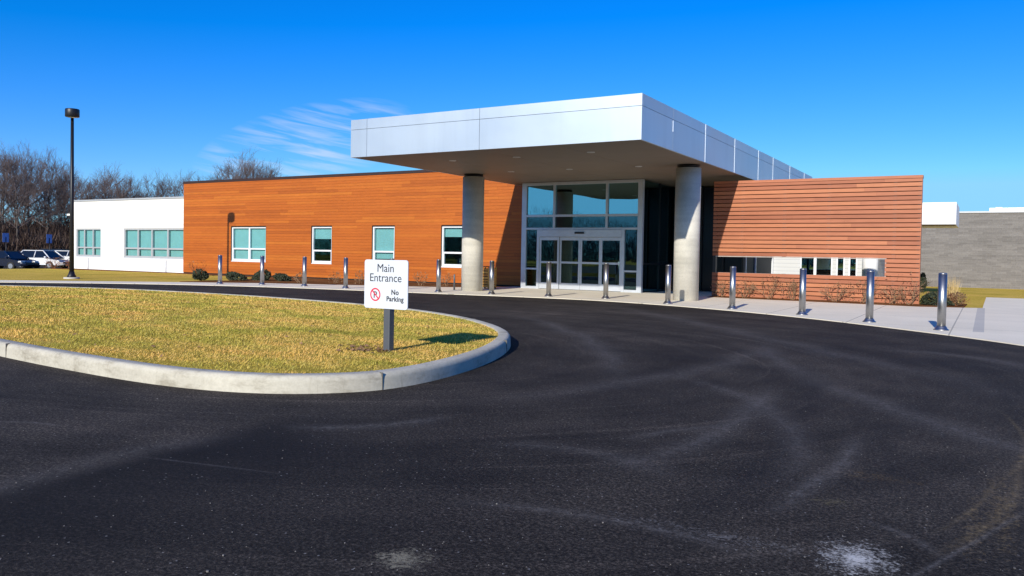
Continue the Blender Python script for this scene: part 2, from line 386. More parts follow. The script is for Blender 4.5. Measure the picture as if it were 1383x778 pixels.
def block_mat():
    m, n, l, b = newmat('split_face_block'); nt = m.node_tree; p = pos(nt)
    sx = N(nt,'ShaderNodeSeparateXYZ'); l.new(p, sx.inputs[0])
    cb = N(nt,'ShaderNodeCombineXYZ'); l.new(sx.outputs[0], cb.inputs[0]); l.new(sx.outputs[2], cb.inputs[1])
    br = N(nt,'ShaderNodeTexBrick'); l.new(cb.outputs[0], br.inputs['Vector'])
    setin(br, Scale=1.0, Mortar_Size=.006, Brick_Width=.405, Row_Height=.1)
    br.inputs['Color1'].default_value = (.165,.156,.149,1); br.inputs['Color2'].default_value = (.215,.204,.195,1); br.inputs['Mortar'].default_value = (.23,.22,.21,1)
    w = noise(nt, mapping(nt, p, (.35,.35,3)), 1, 5, .65)
    c = mix(nt, .7, br.outputs['Color'], ramp(nt, w, [(.3,(.72,.70,.68)),(.7,(1.15,1.13,1.1))]), 'MULTIPLY')
    f = noise(nt, p, 14, 5, .7); c = mix(nt, .5, c, ramp(nt, f, [(.3,(.7,.7,.7)),(.7,(1.2,1.2,1.2))]), 'MULTIPLY')
    l.new(c, b.inputs['Base Color']); b.inputs['Roughness'].default_value = .95
    bump(nt, b, math_(nt,'ADD', f, br.outputs['Fac']), .5, .02); return m
M['block'] = block_mat()

def siding_mat():
    m, n, l, b = newmat('white_lap_siding'); nt = m.node_tree; p = pos(nt)
    sx = N(nt,'ShaderNodeSeparateXYZ'); l.new(p, sx.inputs[0])
    f = math_(nt,'FRACT', math_(nt,'DIVIDE', sx.outputs[2], .15))
    l.new(ramp(nt, f, [(0,(.30,.32,.35)),(.12,(.56,.57,.58)),(1,(.58,.59,.60))]), b.inputs['Base Color']); b.inputs['Roughness'].default_value = .6
    bump(nt, b, f, .6, .02); return m
M['siding'] = siding_mat()

def car_paint(name, col, metal=.3):
    m, n, l, b = newmat(name)
    nt = m.node_tree; f = noise(nt, nt.nodes.new('ShaderNodeTexCoord').outputs['Object'], 2.5, 4)
    l.new(ramp(nt, f, [(.3,[x*.92 for x in col]),(.7,col)]), b.inputs['Base Color'])
    setin(b, Roughness=.25, Metallic=metal, Coat_Weight=.6, Coat_Roughness=.05); return m

# ------------------------------------------------------------------ the ground
def ground():
    xs = [-900,-500,-300,-200,-150,-120,-100,-85] + [-80+i for i in range(48)] + [-32,-25,-15,0,20,50,100,300,900]
    ys = [-300,-120,-60,-30,-10,5] + [10+4*i for i in range(16)] + [85,120,170,300,900]
    mb = MB()
    def hz(x, y):
        t = max(0, min(1, (-x-44.8)/5.6)); t = t*t*(3-2*t)
        return -.012 - .62*t
    for y in ys:
        for x in xs: mb.v.append((x, y, hz(x, y)))
    nx = len(xs)
    for j in range(len(ys)-1):
        for i in range(nx-1):
            a = j*nx+i; mb.f.append((a,a+1,a+nx+1,a+nx)); mb.sm.append(True)
    struct('ground', mb, M['lawn_far'])
ground()

EDGE = [(-44,-1.0),(-38,4.2),(-33.2,8.9),(-30.4,11.6),(-27.85,13.98),(-26.16,15.45),(-24.3,16.85),(-21.9,17.95),(-19.27,18.72),(-16.5,19.1),(-13.75,19.36),(-11.5,19.72),(-9.22,19.84),(-6.87,19.21),(-4.77,18.25),(-2.98,17.12),(-1.48,15.85),(-.30,14.75),(.62,13.70),(2.4,11.2),(4.6,7.6),(7.5,2.5),(11,-4)]
def smooth(pts, it=2, closed=False):
    for _ in range(it):
        n = len(pts); q = []
        rng = range(n if closed else n-1)
        if not closed: q.append(pts[0])
        for i in rng:
            a = pts[i]; b = pts[(i+1)%n]
            q += [tuple(a[k]*.75+b[k]*.25 for k in range(len(a))), tuple(a[k]*.25+b[k]*.75 for k in range(len(a)))]
        if not closed: q.append(pts[-1])
        pts = q
    return pts
EDGE = smooth(EDGE, 2)
mb = MB(); mb.poly([(p[0], p[1]+.4, 0) for p in EDGE][::-1] + [(-44,-60,0),(40,-60,0),(40,-4,0)])
struct('road', mb, M['asphalt'])
mb = MB(); mb.prism([(-84,18),(-53,18),(-53,56),(-84,56)], -.66, -.615); struct('parking_lot', mb, M['asphalt'])

BACK = [(-46.5,0.4),(-40,5.6),(-35,9.8),(-29.5,14.72),(-27.6,16.35),(-24.95,18.54),(-22.4,20.5),(-20.2,21.5),(-18.4,22.3),(-16.6,23.1),(-15.3,24.4),(-15.2,26.0)]
mb = MB()
walk = EDGE + [(40,-4),(40,32.3),(.02,32.3),(-.06,24.45),(-1.5,23.72),(-5.14,23.98),(-7.40,24.1),(-7.40,32.4),(-9.74,32.4),(-9.74,26.0)] + BACK[::-1]
mb.prism(walk[::-1], -.05, .014)
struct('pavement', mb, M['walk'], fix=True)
# planting beds
mb = MB(); mb.prism([(-25.6,19.1),(-24.6,18.9),(-22.4,20.52),(-20.2,21.52),(-18.4,22.32),(-16.6,23.12),(-15.35,24.4),(-15.3,25.88),(-34.3,25.88),(-34.3,25.4),(-27.6,24.5),(-25.3,21.6)], -.04, .008)
struct('mulch_bed', mb, M['mulch'], fix=True)
mb = MB(); mb.prism([(-7.35,24.12),(-5.14,24.02),(-1.5,23.74),(-.5,24.2),(-.45,26.5),(-1.4,26.9),(-1.53,25.1),(-7.35,25.1)], -.04, .020)
struct('mulch_bed', mb, M['mulch'], fix=True)
mb = MB(); mb.prism([(-44.3,26.05),(-34.4,26.05),(-34.4,25.5),(-40,25.0),(-44.4,24.9),(-44.7,26),(-44.7,29),(-44.3,29)], -.3, .006)
struct('mulch_bed', mb, M['mulch'], fix=True)

# island: kerb ring and lawn
ISL = [(-7.63,4.47),(-6.41,4.42),(-5.56,4.52),(-4.96,4.79),(-4.55,5.25),(-4.44,5.69),(-4.45,6.27),(-4.60,7.15),(-4.88,8.05),(-5.30,8.97),(-5.72,9.58),(-6.36,10.26),(-7.22,10.96),(-8.28,11.60),(-9.57,12.16),(-10.95,12.52),(-14.58,13.02),(-18.46,12.88),(-20.75,12.30),(-22.76,11.44),(-25.4,9.9),(-27.2,8.2),(-27.0,6.9),(-24.5,6.1),(-20,5.7),(-15.5,5.35),(-12,4.98),(-9.15,4.60)]
ISL = smooth(ISL, 2, True)
def offset(pts, d):
    n = len(pts); out = []
    for i in range(n):
        a = Vector(pts[i-1]); b = Vector(pts[(i+1)%n]); t = (b-a).normalized()
        nrm = Vector((-t.y, t.x)); out.append((pts[i][0]+nrm.x*d, pts[i][1]+nrm.y*d))
    return out
def area(p): return sum(p[i][0]*p[(i+1)%len(p)][1]-p[(i+1)%len(p)][0]*p[i][1] for i in range(len(p)))
if area(ISL) < 0: ISL = ISL[::-1]
KW = .17
def kerb_ring():
    mb = MB(); n = len(ISL)
    prof = [(0,-.03),(.006,.10),(.008,.112),(.018,.137),(.042,.15),(.055,.151),(KW-.02,.151),(KW,.142),(KW,0)]
    rings = [[(x,y,z) for x, y in offset(ISL, o)] for o, z in prof]
    for r in rings: mb.v += r
    acc = 0
    for k in range(len(prof)-1):
        for i in range(n):
            j = (i+1)%n; mb.f.append((k*n+i, k*n+j, (k+1)*n+j, (k+1)*n+i)); mb.sm.append(True)
    return mb
struct('kerb', kerb_ring(), M['kerb'])
mb = MB()                                        # expansion joints show as dark slots across the kerb
cum = 0; last = 0
for i in range(len(ISL)):
    a = Vector(ISL[i]); b = Vector(ISL[(i+1)%len(ISL)]); cum += (b-a).length
    if cum-last > 3.05:
        last = cum; t = (b-a).normalized(); nr = Vector((-t.y, t.x)); c = a - nr*.003
        pts = [c-t*.003, c+t*.003, c+t*.003+nr*(KW+.004), c-t*.003+nr*(KW+.004)]
        mb.prism([(p.x,p.y) for p in pts], -.01, .1525)
struct('kerb_joint', mb, plain('joint_filler', (.13,.12,.105), .9))
INN = offset(ISL, KW-.005)
def lawn_z(d): return .135 + .09*(1-math.exp(-d/2.5))
def seg_dist(px, py, poly):
    best = 1e9
    for i in range(0, len(poly)):
        ax, ay = poly[i]; bx, by = poly[(i+1)%len(poly)]
        dx, dy = bx-ax, by-ay; L = dx*dx+dy*dy
        t = max(0, min(1, ((px-ax)*dx+(py-ay)*dy)/L)) if L else 0
        d = (px-ax-t*dx)**2+(py-ay-t*dy)**2
        if d < best: best = d
    return math.sqrt(best)
def inside(px, py, poly):
    c = False; n = len(poly); j = n-1
    for i in range(n):
        xi, yi = poly[i]; xj, yj = poly[j]
        if (yi > py) != (yj > py) and px < (xj-xi)*(py-yi)/(yj-yi)+xi: c = not c
        j = i
    return c
# height raster for the lawn
GX0, GX1, GY0, GY1, GS = -28, -4, 4, 14, .25
GW = int((GX1-GX0)/GS)+1; GH = int((GY1-GY0)/GS)+1
COARSE = INN[::2]
hraster = [[None]*GW for _ in range(GH)]
for j in range(GH):
    for i in range(GW):
        x = GX0+i*GS; y = GY0+j*GS
        if inside(x, y, INN): hraster[j][i] = lawn_z(seg_dist(x, y, COARSE))
def lz(x, y):
    i = (x-GX0)/GS; j = (y-GY0)/GS; i0 = int(i); j0 = int(j)
    if not (0 <= i0 < GW-1 and 0 <= j0 < GH-1): return None
    q = [hraster[j0][i0], hraster[j0][i0+1], hraster[j0+1][i0], hraster[j0+1][i0+1]]
    if any(v is None for v in q): return None
    u = i-i0; w = j-j0
    return q[0]*(1-u)*(1-w)+q[1]*u*(1-w)+q[2]*(1-u)*w+q[3]*u*w
def lawn():
    cx = sum(p[0] for p in INN)/len(INN); cy = sum(p[1] for p in INN)/len(INN)
    mb = MB(); n = len(INN); K = 10
    for k in range(K):
        f = (k/K)**1.6
        for x, y in INN:
            X = x+(cx-x)*f; Y = y+(cy-y)*f
            mb.v.append((X, Y, lawn_z(seg_dist(X, Y, COARSE) if k else 0)))
    for k in range(K-1):
        for i in range(n):
            j = (i+1)%n; mb.f.append((k*n+i,k*n+j,(k+1)*n+j,(k+1)*n+i)); mb.sm.append(True)
    mb.f.append(tuple((K-1)*n+i for i in range(n))); mb.sm.append(True)
    struct('island_lawn', mb, M['lawn_soil'])
lawn()
def blades():
    rnd = random.Random(5); v = []; f = []
    def blade(x, y, z, h, w, lean):
        a = rnd.uniform(0, 6.283); la = rnd.gauss(.6, 1.2)
        b = len(v); c, s = math.cos(a)*w, math.sin(a)*w
        lx, ly = math.cos(la)*lean, math.sin(la)*lean
        v.extend([(x-c,y-s,z-.006),(x+c,y+s,z-.006),(x+lx,y+ly,z+h)]); f.append((b,b+1,b+2))
    cnt = 0
    while cnt < 210000:
        x = rnd.uniform(-27.5,-4.4); y = rnd.uniform(4.4,13.1)
        d = math.hypot(x, y)
        if rnd.random() > min(1, (9.0/d)**1.7): continue
        z = lz(x, y); hs = 1
        if z is None:
            if not inside(x, y, INN): continue
            z = lawn_z(.05); hs = .8
        k = max(1, d/9)
        tuft = .5+.5*math.sin(x*2.3+1.7*math.sin(y*3.1))*math.sin(y*2.9+x*.7)
        g_ = math.sin(x*.9+2.1*math.sin(y*.8))+math.sin(y*1.7+1.3*x)+rnd.gauss(0,.5)
        if rnd.random() < .10+.07*g_:
            blade(x, y, z, hs*rnd.uniform(.022,.042), rnd.uniform(.0018,.0032)*k, rnd.uniform(.0,.02)); cnt += 1; continue
        blade(x, y, z, hs*rnd.uniform(.007,.020)*(.85+.35*tuft), rnd.uniform(.0025,.005)*k, rnd.uniform(.01,.05)); cnt += 1
    me = bpy.data.meshes.new('lawn_grass'); me.from_pydata(v, [], f); me.materials.append(M['blade'])
    o = bpy.data.objects.new('lawn_grass', me); COL.objects.link(o)
    tag(o, 'yellow green winter grass growing on the kerbed island', 'grass', kind='stuff')
blades()

def litter():
    rnd = random.Random(14); mb = MB()
    for i in range(420):
        if i < 110: x = -5.5+rnd.gauss(-.12,.16); y = 6.5+rnd.gauss(-.02,.12)
        else: x = rnd.uniform(-20,-4.7); y = rnd.uniform(4.7,12.6)
        z = lz(x, y)
        if z is None: continue
        a = rnd.uniform(0,6.28); L = rnd.uniform(.012,.035); w = L*rnd.uniform(.35,.6); t = rnd.uniform(-.01,.014)
        c, s_ = math.cos(a), math.sin(a); z += .014
        mb.poly([(x-c*L,y-s_*L,z),(x+s_*w,y-c*w,z+t+.006),(x+c*L,y+s_*L,z+.003),(x-s_*w,y+c*w,z-t+.006)])
    tag(mb.build('fallen_leaves', M['brownleaf']), 'small dead brown leaves lying about the lawn and sign post', 'leaves', kind='stuff')
    mb = MB()
    for i in range(650):
        d = 1.9+abs(rnd.gauss(0,4.2)); a = R(rnd.uniform(-4,66)); x, y = -math.sin(a)*d, math.cos(a)*d
        if inside(x, y, ISL) or y > 13: continue
        h = rnd.uniform(.0012,.0026)*(1 if rnd.random() < .93 else 1.7); k = rnd.uniform(0,6.28)
        p = [(x+math.cos(k+j*1.2566)*h*rnd.uniform(.8,1.4), y+math.sin(k+j*1.2566)*h*rnd.uniform(.8,1.4)) for j in range(5)]
        mb.prism(p, .0, h*1.1)
    tag(mb.build('loose_grit', M['grit']), 'scattered pale grit and pebbles on the dark asphalt', 'grit', kind='stuff')
M['grit'] = leaf_mat('grit_stone', (.08,.075,.07), (.24,.22,.20))
litter()
# ------------------------------------------------------------------ wall helpers
def wall_boxes(mb, x0, x1, y0, y1, z0, z1, holes):
    xs = sorted({x0, x1, *[h[0] for h in holes], *[h[1] for h in holes]})
    for a, b in zip(xs[:-1], xs[1:]):
        if b-a < 1e-4: continue
        hs = sorted([(h[2], h[3]) for h in holes if h[0] <= a+1e-5 and h[1] >= b-1e-5])
        z = z0
        for h0, h1 in hs:
            if h0 > z: mb.box(a, b, y0, y1, z, h0)
            z = h1
        if z1 > z: mb.box(a, b, y0, y1, z, z1)
def boards(mb, x0, x1, y0, y1, z0, z1, h, gap, holes, lens=(1.6,4.6), rnd=random, through=False):
    z = z0
    while z < z1-.02:
        zt = min(z+h-gap, z1)
        spans = [(x0, x1)]
        for hx0, hx1, hz0, hz1 in holes:
            if hz0 < zt-.001 and hz1 > z+.001:
                ns = []
                for a, b in spans:
                    if hx0 > a and hx0 < b: ns.append((a, hx0))
                    if hx1 < b and hx1 > a: ns.append((hx1, b))
                    if hx1 <= a or hx0 >= b: ns.append((a, b))
                spans = ns
        for a, b in spans:
            x = a
            while x < b-.01:
                L = rnd.uniform(*lens); e = min(x+L, b)
                if b-e < .5: e = b
                mb.box(x+.0012, e-.0012, y0, y1, z, zt); x = e
        z += h
def window(parent, x0, x1, z0, z1, y, cols, trans, blinds, fw=.07, sill=True, reveal=True, fmat=None):
    """cols: list of mullion x; blinds: list of (x0,x1,z bottom)"""
    f = MB()
    f.box(x0, x0+fw, y, y+.09, z0, z1); f.box(x1-fw, x1, y, y+.09, z0, z1)
    f.box(x0+fw, x1-fw, y, y+.09, z0, z0+fw); f.box(x0+fw, x1-fw, y, y+.09, z1-fw, z1)
    edges = [x0+fw] + [e for c in cols for e in (c-fw*.55, c+fw*.55)] + [x1-fw]
    for c in cols: f.box(c-fw*.55, c+fw*.55, y+.002, y+.088, z0+fw, z1-fw)
    for a, b in zip(edges[::2], edges[1::2]):
        f.box(a, b, y+.004, y+.086, trans-fw*.5, trans+fw*.5)
        # opening sash in the lower light
        f.box(a, a+.035, y+.012, y+.075, z0+fw, trans-fw*.5); f.box(b-.035, b, y+.012, y+.075, z0+fw, trans-fw*.5)
        f.box(a+.035, b-.035, y+.012, y+.075, z0+fw, z0+fw+.035)
    w = f.build('window', fmat or M['frame_white'], parent)
    g = MB()
    for a, b in zip(edges[::2], edges[1::2]):
        g.box(a, b, y+.050, y+.056, trans+fw*.5, z1-fw); g.box(a+.035, b-.035, y+.050, y+.056, z0+fw+.035, trans-fw*.5)
    g.build('glass_pane', M['wglass'], w)
    bl = MB()
    for a, b, zb in blinds: bl.box(a, b, y+.13, y+.136, zb, z1-.02)
    if blinds: bl.build('blind', M['blind'], w)
    rv = MB(); rv.box(x0-.012, x0-.0005, y-.058, y+.13, z0-.012, z1+.012); rv.box(x1+.0005, x1+.012, y-.058, y+.13, z0-.012, z1+.012); rv.box(x0-.0005, x1+.0005, y-.058, y+.13, z1+.0005, z1+.012)
    if reveal: rv.build('reveal', M['coping'], w)
    if sill:
        s = MB(); s.box(x0-.01, x1+.01, y-.045, y-.002, z0-.03, z0+.004); s.build('sill', M['frame_white'], w)
    return w

# ------------------------------------------------------------------ orange clad wing
FY = 25.9; WT = 4.56
wing = thing('clad_wing', 'long flat roofed wing clad in orange timber boards with four windows', 'building', (-24, FY, 0))
def P(o): return o
def rel(parent):       # parts are authored in world space; shift them under their thing
    parent.matrix_world
wing.location = (0,0,0)
WX0, WX1 = -34.42, -14.42
wins = [(-30.92,-28.57,.685,2.30),(-25.70,-24.49,.685,2.30),(-22.21,-21.01,.685,2.30),(-18.64,-17.47,.685,2.30)]
mb = MB(); rnd = random.Random(3)
boards(mb, WX0, WX1, FY-.022, FY, .06, WT-.12, .120, .006, wins, (1.4,5.2), rnd)
mb.build('timber_cladding', M['clad'], wing)
mb = MB(); wall_boxes(mb, WX0+.002, WX1-.002, FY+.002, FY+.30, -.8, WT-.12, wins)
mb.box(WX0+.002, WX0+.25, FY+.30, 40, -.8, WT-.12); mb.box(WX1-.25, WX1-.002, FY+.30, 40, -.8, WT-.12); mb.box(WX0+.25, WX1-.25, 39.7, 40, -.8, WT-.12)
mb.build('wall', M['backing'], wing)
mb = MB(); mb.box(WX0-.03, WX1, FY-.045, 40.05, WT-.117, WT); mb.build('coping', M['coping'], wing)
a,b,c,d = wins[0]; mcol = -29.73
window(wing, a, b, c, d, FY+.03, [mcol], 1.27, [(a+.05,mcol-.01,c+.04),(mcol+.01,b-.05,c+.04)])
a,b,c,d = wins[1]; window(wing, a, b, c, d, FY+.03, [], 1.24, [(a+.05,b-.05,1.756)])
a,b,c,d = wins[2]; window(wing, a, b, c, d, FY+.03, [], 1.24, [(a+.05,b-.05,.94)])
a,b,c,d = wins[3]; window(wing, a, b, c, d, FY+.03, [], 1.24, [(a+.05,b-.05,1.87)])
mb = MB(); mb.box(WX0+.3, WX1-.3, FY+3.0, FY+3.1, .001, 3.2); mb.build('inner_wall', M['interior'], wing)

# ------------------------------------------------------------------ white wing
WY = 26.08; WH = 3.84; VX0 = -44.34
ww = thing('white_wing', 'low white flat roofed wing with two ribbon windows beside the orange wing', 'building')
w2 = [(-43.95,-41.63,.685,2.25),(-39.57,-34.53,.685,2.25)]
mb = MB(); wall_boxes(mb, VX0, WX0-.01, WY, WY+.3, -1, WH-.09, w2)
mb.box(VX0, VX0+.3, WY+.3, 39.5, -1, WH-.09); mb.box(VX0+.3, WX0-.01, 39.2, 39.5, -1, WH-.09)
mb.build('wall', M['white_wall'], ww)
mb = MB(); mb.box(VX0-.05, WX0-.036, WY-.05, 39.55, WH-.087, WH); mb.build('coping', M['trim_grey'], ww)
mb = MB()
for z in (2.42, 3.05): mb.box(VX0+.01, WX0-.04, WY-.004, WY-.001, z, z+.012)
mb.build('panel_joint', M['trim_grey'], ww)
a,b,c,d = w2[0]; k = (b-a)/3
window(ww, a, b, c, d, WY+.03, [a+k*.95, a+k*2], 1.20, [(a+.05,b-.05,c+.04)], .075, fmat=M['trim_grey'], reveal=False)
a,b,c,d = w2[1]; k = 1.2
window(ww, a, b, c, d, WY+.03, [a+1.17, a+2.33, a+3.62], 1.20, [(a+.05,b-.05,c+.04)], .085, fmat=M['trim_grey'], reveal=False)
for x in (-36.0, -42.75):
    mb = MB(); mb.rod((x,WY-.05,-.3),(x,WY-.05,.64),.02); mb.build('downpipe', M['pipe'], ww)
mb = MB(); mb.box(-44.72,-44.34, WY+.1, WY+.25, 3.06, 3.15); mb.box(-44.95,-44.60, WY+.04, WY+.31, 2.99, 3.09); mb.build('wall_lamp', M['white_wall'], ww)

# ------------------------------------------------------------------ canopy
CX0, CX1, CY0, CY1, CZ0, CZ1, CZM = -15.03, -6.59, 16.58, 36.5, 3.784, 4.80, 4.525
can = thing('entrance_canopy', 'big silver flat canopy projecting over the driveway on two concrete columns', 'canopy')
mb = MB(); g = .010
fx = [CX0, -14.46, -10.84, CX1]
for a, b in zip(fx[:-1], fx[1:]):
    for z0, z1 in ((CZ0, CZM), (CZM+g, CZ1)): mb.box(a+(g/2 if a != CX0 else 0), b-(g/2 if b != CX1 else 0), CY0, CY0+.05, z0, z1)
sy = [CY0+.05, 18.62, 21.2, 24.1, 27.0, 29.1, 31.9, 34.7, CY1]
for a, b in zip(sy[:-1], sy[1:]):
    for z0, z1 in ((CZ0, CZM), (CZM+g, CZ1)):
        mb.box(CX1-.05, CX1, a+g/2, b-g/2, z0, z1); mb.box(CX0, CX0+.05, a+g/2, b-g/2, z0, z1)
mb.build('fascia', M['panel'], can)
M['joint'] = plain('pale_joint_strip', (.78,.82,.86), .35, .3, var=.03)
for i, y in enumerate(sy[1:-1]):
    mb = MB(); mb.box(CX1-.02, CX1+.007, y-.02, y+.02, CZ0+(.0 if i else .45), CZ1-(.0 if i else .30)); mb.build('joint_strip', M['joint'], can)
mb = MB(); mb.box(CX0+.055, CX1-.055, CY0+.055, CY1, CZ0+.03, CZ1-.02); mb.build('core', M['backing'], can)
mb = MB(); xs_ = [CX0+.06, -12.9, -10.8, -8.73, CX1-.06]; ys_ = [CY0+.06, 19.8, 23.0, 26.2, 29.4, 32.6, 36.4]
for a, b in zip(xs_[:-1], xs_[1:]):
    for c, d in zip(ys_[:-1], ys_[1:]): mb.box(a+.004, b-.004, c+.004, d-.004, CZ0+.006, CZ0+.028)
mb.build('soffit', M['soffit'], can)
for X, Y in [(-12.82,18.28),(-10.76,18.28),(-8.53,18.13),(-12.79,21.4),(-10.79,21.45),(-8.61,21.5)]:
    mb = MB(); mb.lathe([(.085,CZ0+.004),(.10,CZ0-.004),(.10,CZ0+.006)], 20, X, Y, False, False); d = mb.build('downlight', M['alu'], can)
    mb = MB(); mb.lathe([(.084,CZ0+.001),(.01,CZ0+.0055)], 20, X, Y, True, True); mb.build('lens', M['lens'], d)
for X, Y, lab in [(-14.39,21.72,None),(-7.215,21.72,None)]:
    mb = MB(); mb.lathe([(.35,-.04),(.35,CZ0-.085)], 48, X, Y); c = mb.build('column', M['column'], can)
    mb = MB(); mb.lathe([(.305,CZ0-.084),(.305,CZ0+.005)], 40, X, Y); mb.build('column_neck', M['steel_dark'], c)

# ------------------------------------------------------------------ vestibule
VY = 24.90; EX0, EX1 = -14.40, -9.80; ET = 3.775
ves = thing('entrance_vestibule', 'glazed entrance vestibule with four sliding door leaves under the canopy', 'entrance')
mb = MB(); d0, d1 = VY, VY+.14; F = .085
mb.box(EX0, EX0+.19, d0, d1, .014, ET); mb.box(EX1-.17, EX1, d0, d1, .014, ET)
mb.box(EX0+.19, EX1-.17, d0, d1, ET-.10, ET)
L0, L1 = EX0+.19, EX1-.17
mb.box(L0, L1, d0+.002, d1-.002, 2.56, 2.64); mb.box(L0, L1, d0+.002, d1-.002, 2.11, 2.18)
for x in (-13.10, -11.09):
    mb.box(x-.04, x+.04, d0+.001, d1-.001, 2.18, 2.56); mb.box(x-.04, x+.04, d0+.001, d1-.001, 2.64, ET-.10)
DX0, DX1 = -13.76, -10.42
mb.box(DX0, DX0+.10, d0-.012, d1, .014, 2.11); mb.box(DX1-.10, DX1, d0-.012, d1, .014, 2.11)
for a, b in ((L0, DX0), (DX1, L1)):
    mb.box(a, b, d0+.003, d1-.003, .014, .10); mb.box(a, b, d0+.003, d1-.003, .69, .75)
mb.build('frame', M['alu'], ves, bevel=.004)
mb = MB(); mb.box(DX0+.10, DX1-.10, d0-.03, d1, 1.86, 2.108); mb.build('door_header', M['alu'], ves, bevel=.004)
mb = MB(); mb.box(-12.25,-11.9, d0-.075, d0-.031, 1.965, 2.03); mb.build('motion_sensor', M['steel_dark'], ves, bevel=.01)
def pane(a, b, z0, z1, y=None, parent=ves, mat='glass'):
    y = VY+.06 if y is None else y
    m_ = MB(); m_.box(a, b, y, y+.008, z0, z1); return m_.build('glass_pane', M[mat], parent)
cuts = [L0, -13.14, -13.06, -11.13, -11.05, L1]
for a, b in zip(cuts[::2], cuts[1::2]):
    pane(a, b, 2.64, ET-.10); pane(a, b, 2.18, 2.56, mat='doorglass')
for a, b in ((L0, DX0), (DX1, L1)): pane(a, b, .10, .69, mat='doorglass'); pane(a, b, .75, 2.11, mat='doorglass')
lx = [DX0+.10, -12.88, -12.08, -11.30, DX1-.10]
for i, (a, b) in enumerate(zip(lx[:-1], lx[1:])):
    off = .0 if i in (0, 3) else .045
    y0, y1 = VY+.015+off, VY+.055+off
    m_ = MB(); s_ = .07
    m_.box(a+.003, a+s_, y0, y1, .03, 1.85); m_.box(b-s_, b-.003, y0, y1, .03, 1.85)
    m_.box(a+s_, b-s_, y0, y1, 1.74, 1.85); m_.box(a+s_, b-s_, y0, y1, .03, .25); m_.box(a+s_, b-s_, y0+.001, y1-.001, .93, 1.0)
    dr = m_.build('sliding_door', M['alu'], ves, bevel=.003)
    m_ = MB(); m_.box(a+s_, b-s_, y0+.016, y0+.024, 1.0, 1.74); m_.box(a+s_, b-s_, y0+.016, y0+.024, .25, .93); m_.build('glass_pane', M['doorglass'], dr)
mb = MB(); mb.box(EX0, EX0+.06, VY+.142, FY+1, .014, ET); mb.build('side_panel', M['alu'], ves)
# room behind the glass
mb = MB(); mb.box(EX0+.01, EX1-.01, VY+.145, 31.9, .0, .016); mb.build('floor', plain('entrance_mat', (.06,.055,.05), .9), ves)
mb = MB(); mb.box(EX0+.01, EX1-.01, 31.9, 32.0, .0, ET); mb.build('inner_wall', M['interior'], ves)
mb = MB(); mb.box(-14.0,-11.2, 29.6, 30.3, .016, 1.05); mb.box(-14.05,-11.15, 29.5, 30.35, 1.05, 1.1); mb.build('reception_desk', plain('desk_wood', (.32,.15,.06), .5), ves)
mb = MB(); mb.box(EX1-.06, EX1-.052, VY+.145, 31.9, .05, ET-.02); mb.build('side_glass', M['glass'], ves)
mb = MB()
for y in (25.05, 26.6, 28.2, 29.8, 31.4):
    mb.box(EX1-.09, EX1-.02, y, y+.06, .014, ET)
mb.box(EX1-.088, EX1-.022, 25.11, 31.4, .95, 1.0)
mb.build('side_mullion', M['steel_dark'], ves)

# ------------------------------------------------------------------ courtyard building (seen through the slot)
cb = thing('courtyard_building', 'white sided building with tall windows seen through the slot in the slat wall', 'building')
QY = 32.5; QX0, QX1, QH = -9.78, -3.55, 3.6
qw = [(-9.5,-8.0,.3,2.6),(-8.0,-7.30,.3,2.6),(-6.24,-5.69,.3,2.6),(-5.69,-5.06,.3,2.6),(-4.92,-4.62,.3,2.6),(-4.48,-4.18,.3,2.6)]
mb = MB(); wall_boxes(mb, QX0, QX1, QY, QY+.3, -.05, QH, qw); mb.box(QX1-.3, QX1, QY+.3, 39, -.05, QH); mb.build('wall', M['siding'], cb)
mb = MB(); mb.box(QX0, QX1+.04, QY-.05, 39, QH+.002, QH+.09); mb.build('roof', M['trim_grey'], cb)
for a, b, c, d in qw:
    f = MB(); t = .05
    f.box(a, a+t, QY+.02, QY+.1, c, d); f.box(b-t, b, QY+.02, QY+.1, c, d); f.box(a+t, b-t, QY+.02, QY+.1, d-t, d); f.box(a+t, b-t, QY+.02, QY+.1, c, c+t)
    w = f.build('window', M['frame_white'], cb); f = MB(); f.box(a+t, b-t, QY+.05, QY+.06, c+t, d-t); f.build('glass_pane', M['glass'], w)
f = MB(); f.box(-6.1,-5.8, QY+.2, QY+.21, .5, .95); f.build('blind', M['blind'], cb)
f = MB(); f.box(-9.6,-3.9, QY+1.8, QY+1.85, 0, 3.4); f.build('inner_wall', M['interior'], cb)
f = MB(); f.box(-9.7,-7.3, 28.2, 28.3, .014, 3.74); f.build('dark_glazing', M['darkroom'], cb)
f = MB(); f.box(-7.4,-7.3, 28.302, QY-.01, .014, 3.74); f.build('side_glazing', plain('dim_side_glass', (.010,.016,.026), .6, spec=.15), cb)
for y in (28.32, 29.7, 32.38):
    f = MB(); f.box(-7.298,-7.25, y, y+.07, .014, 3.74); f.build('mullion', M['frame_white'], cb)
for x in (-9.66,-8.85,-8.05,-7.36):
    f = MB(); f.box(x, x+.06, 28.12, 28.198, .014, 3.74); f.build('mullion', M['steel_dark'], cb)
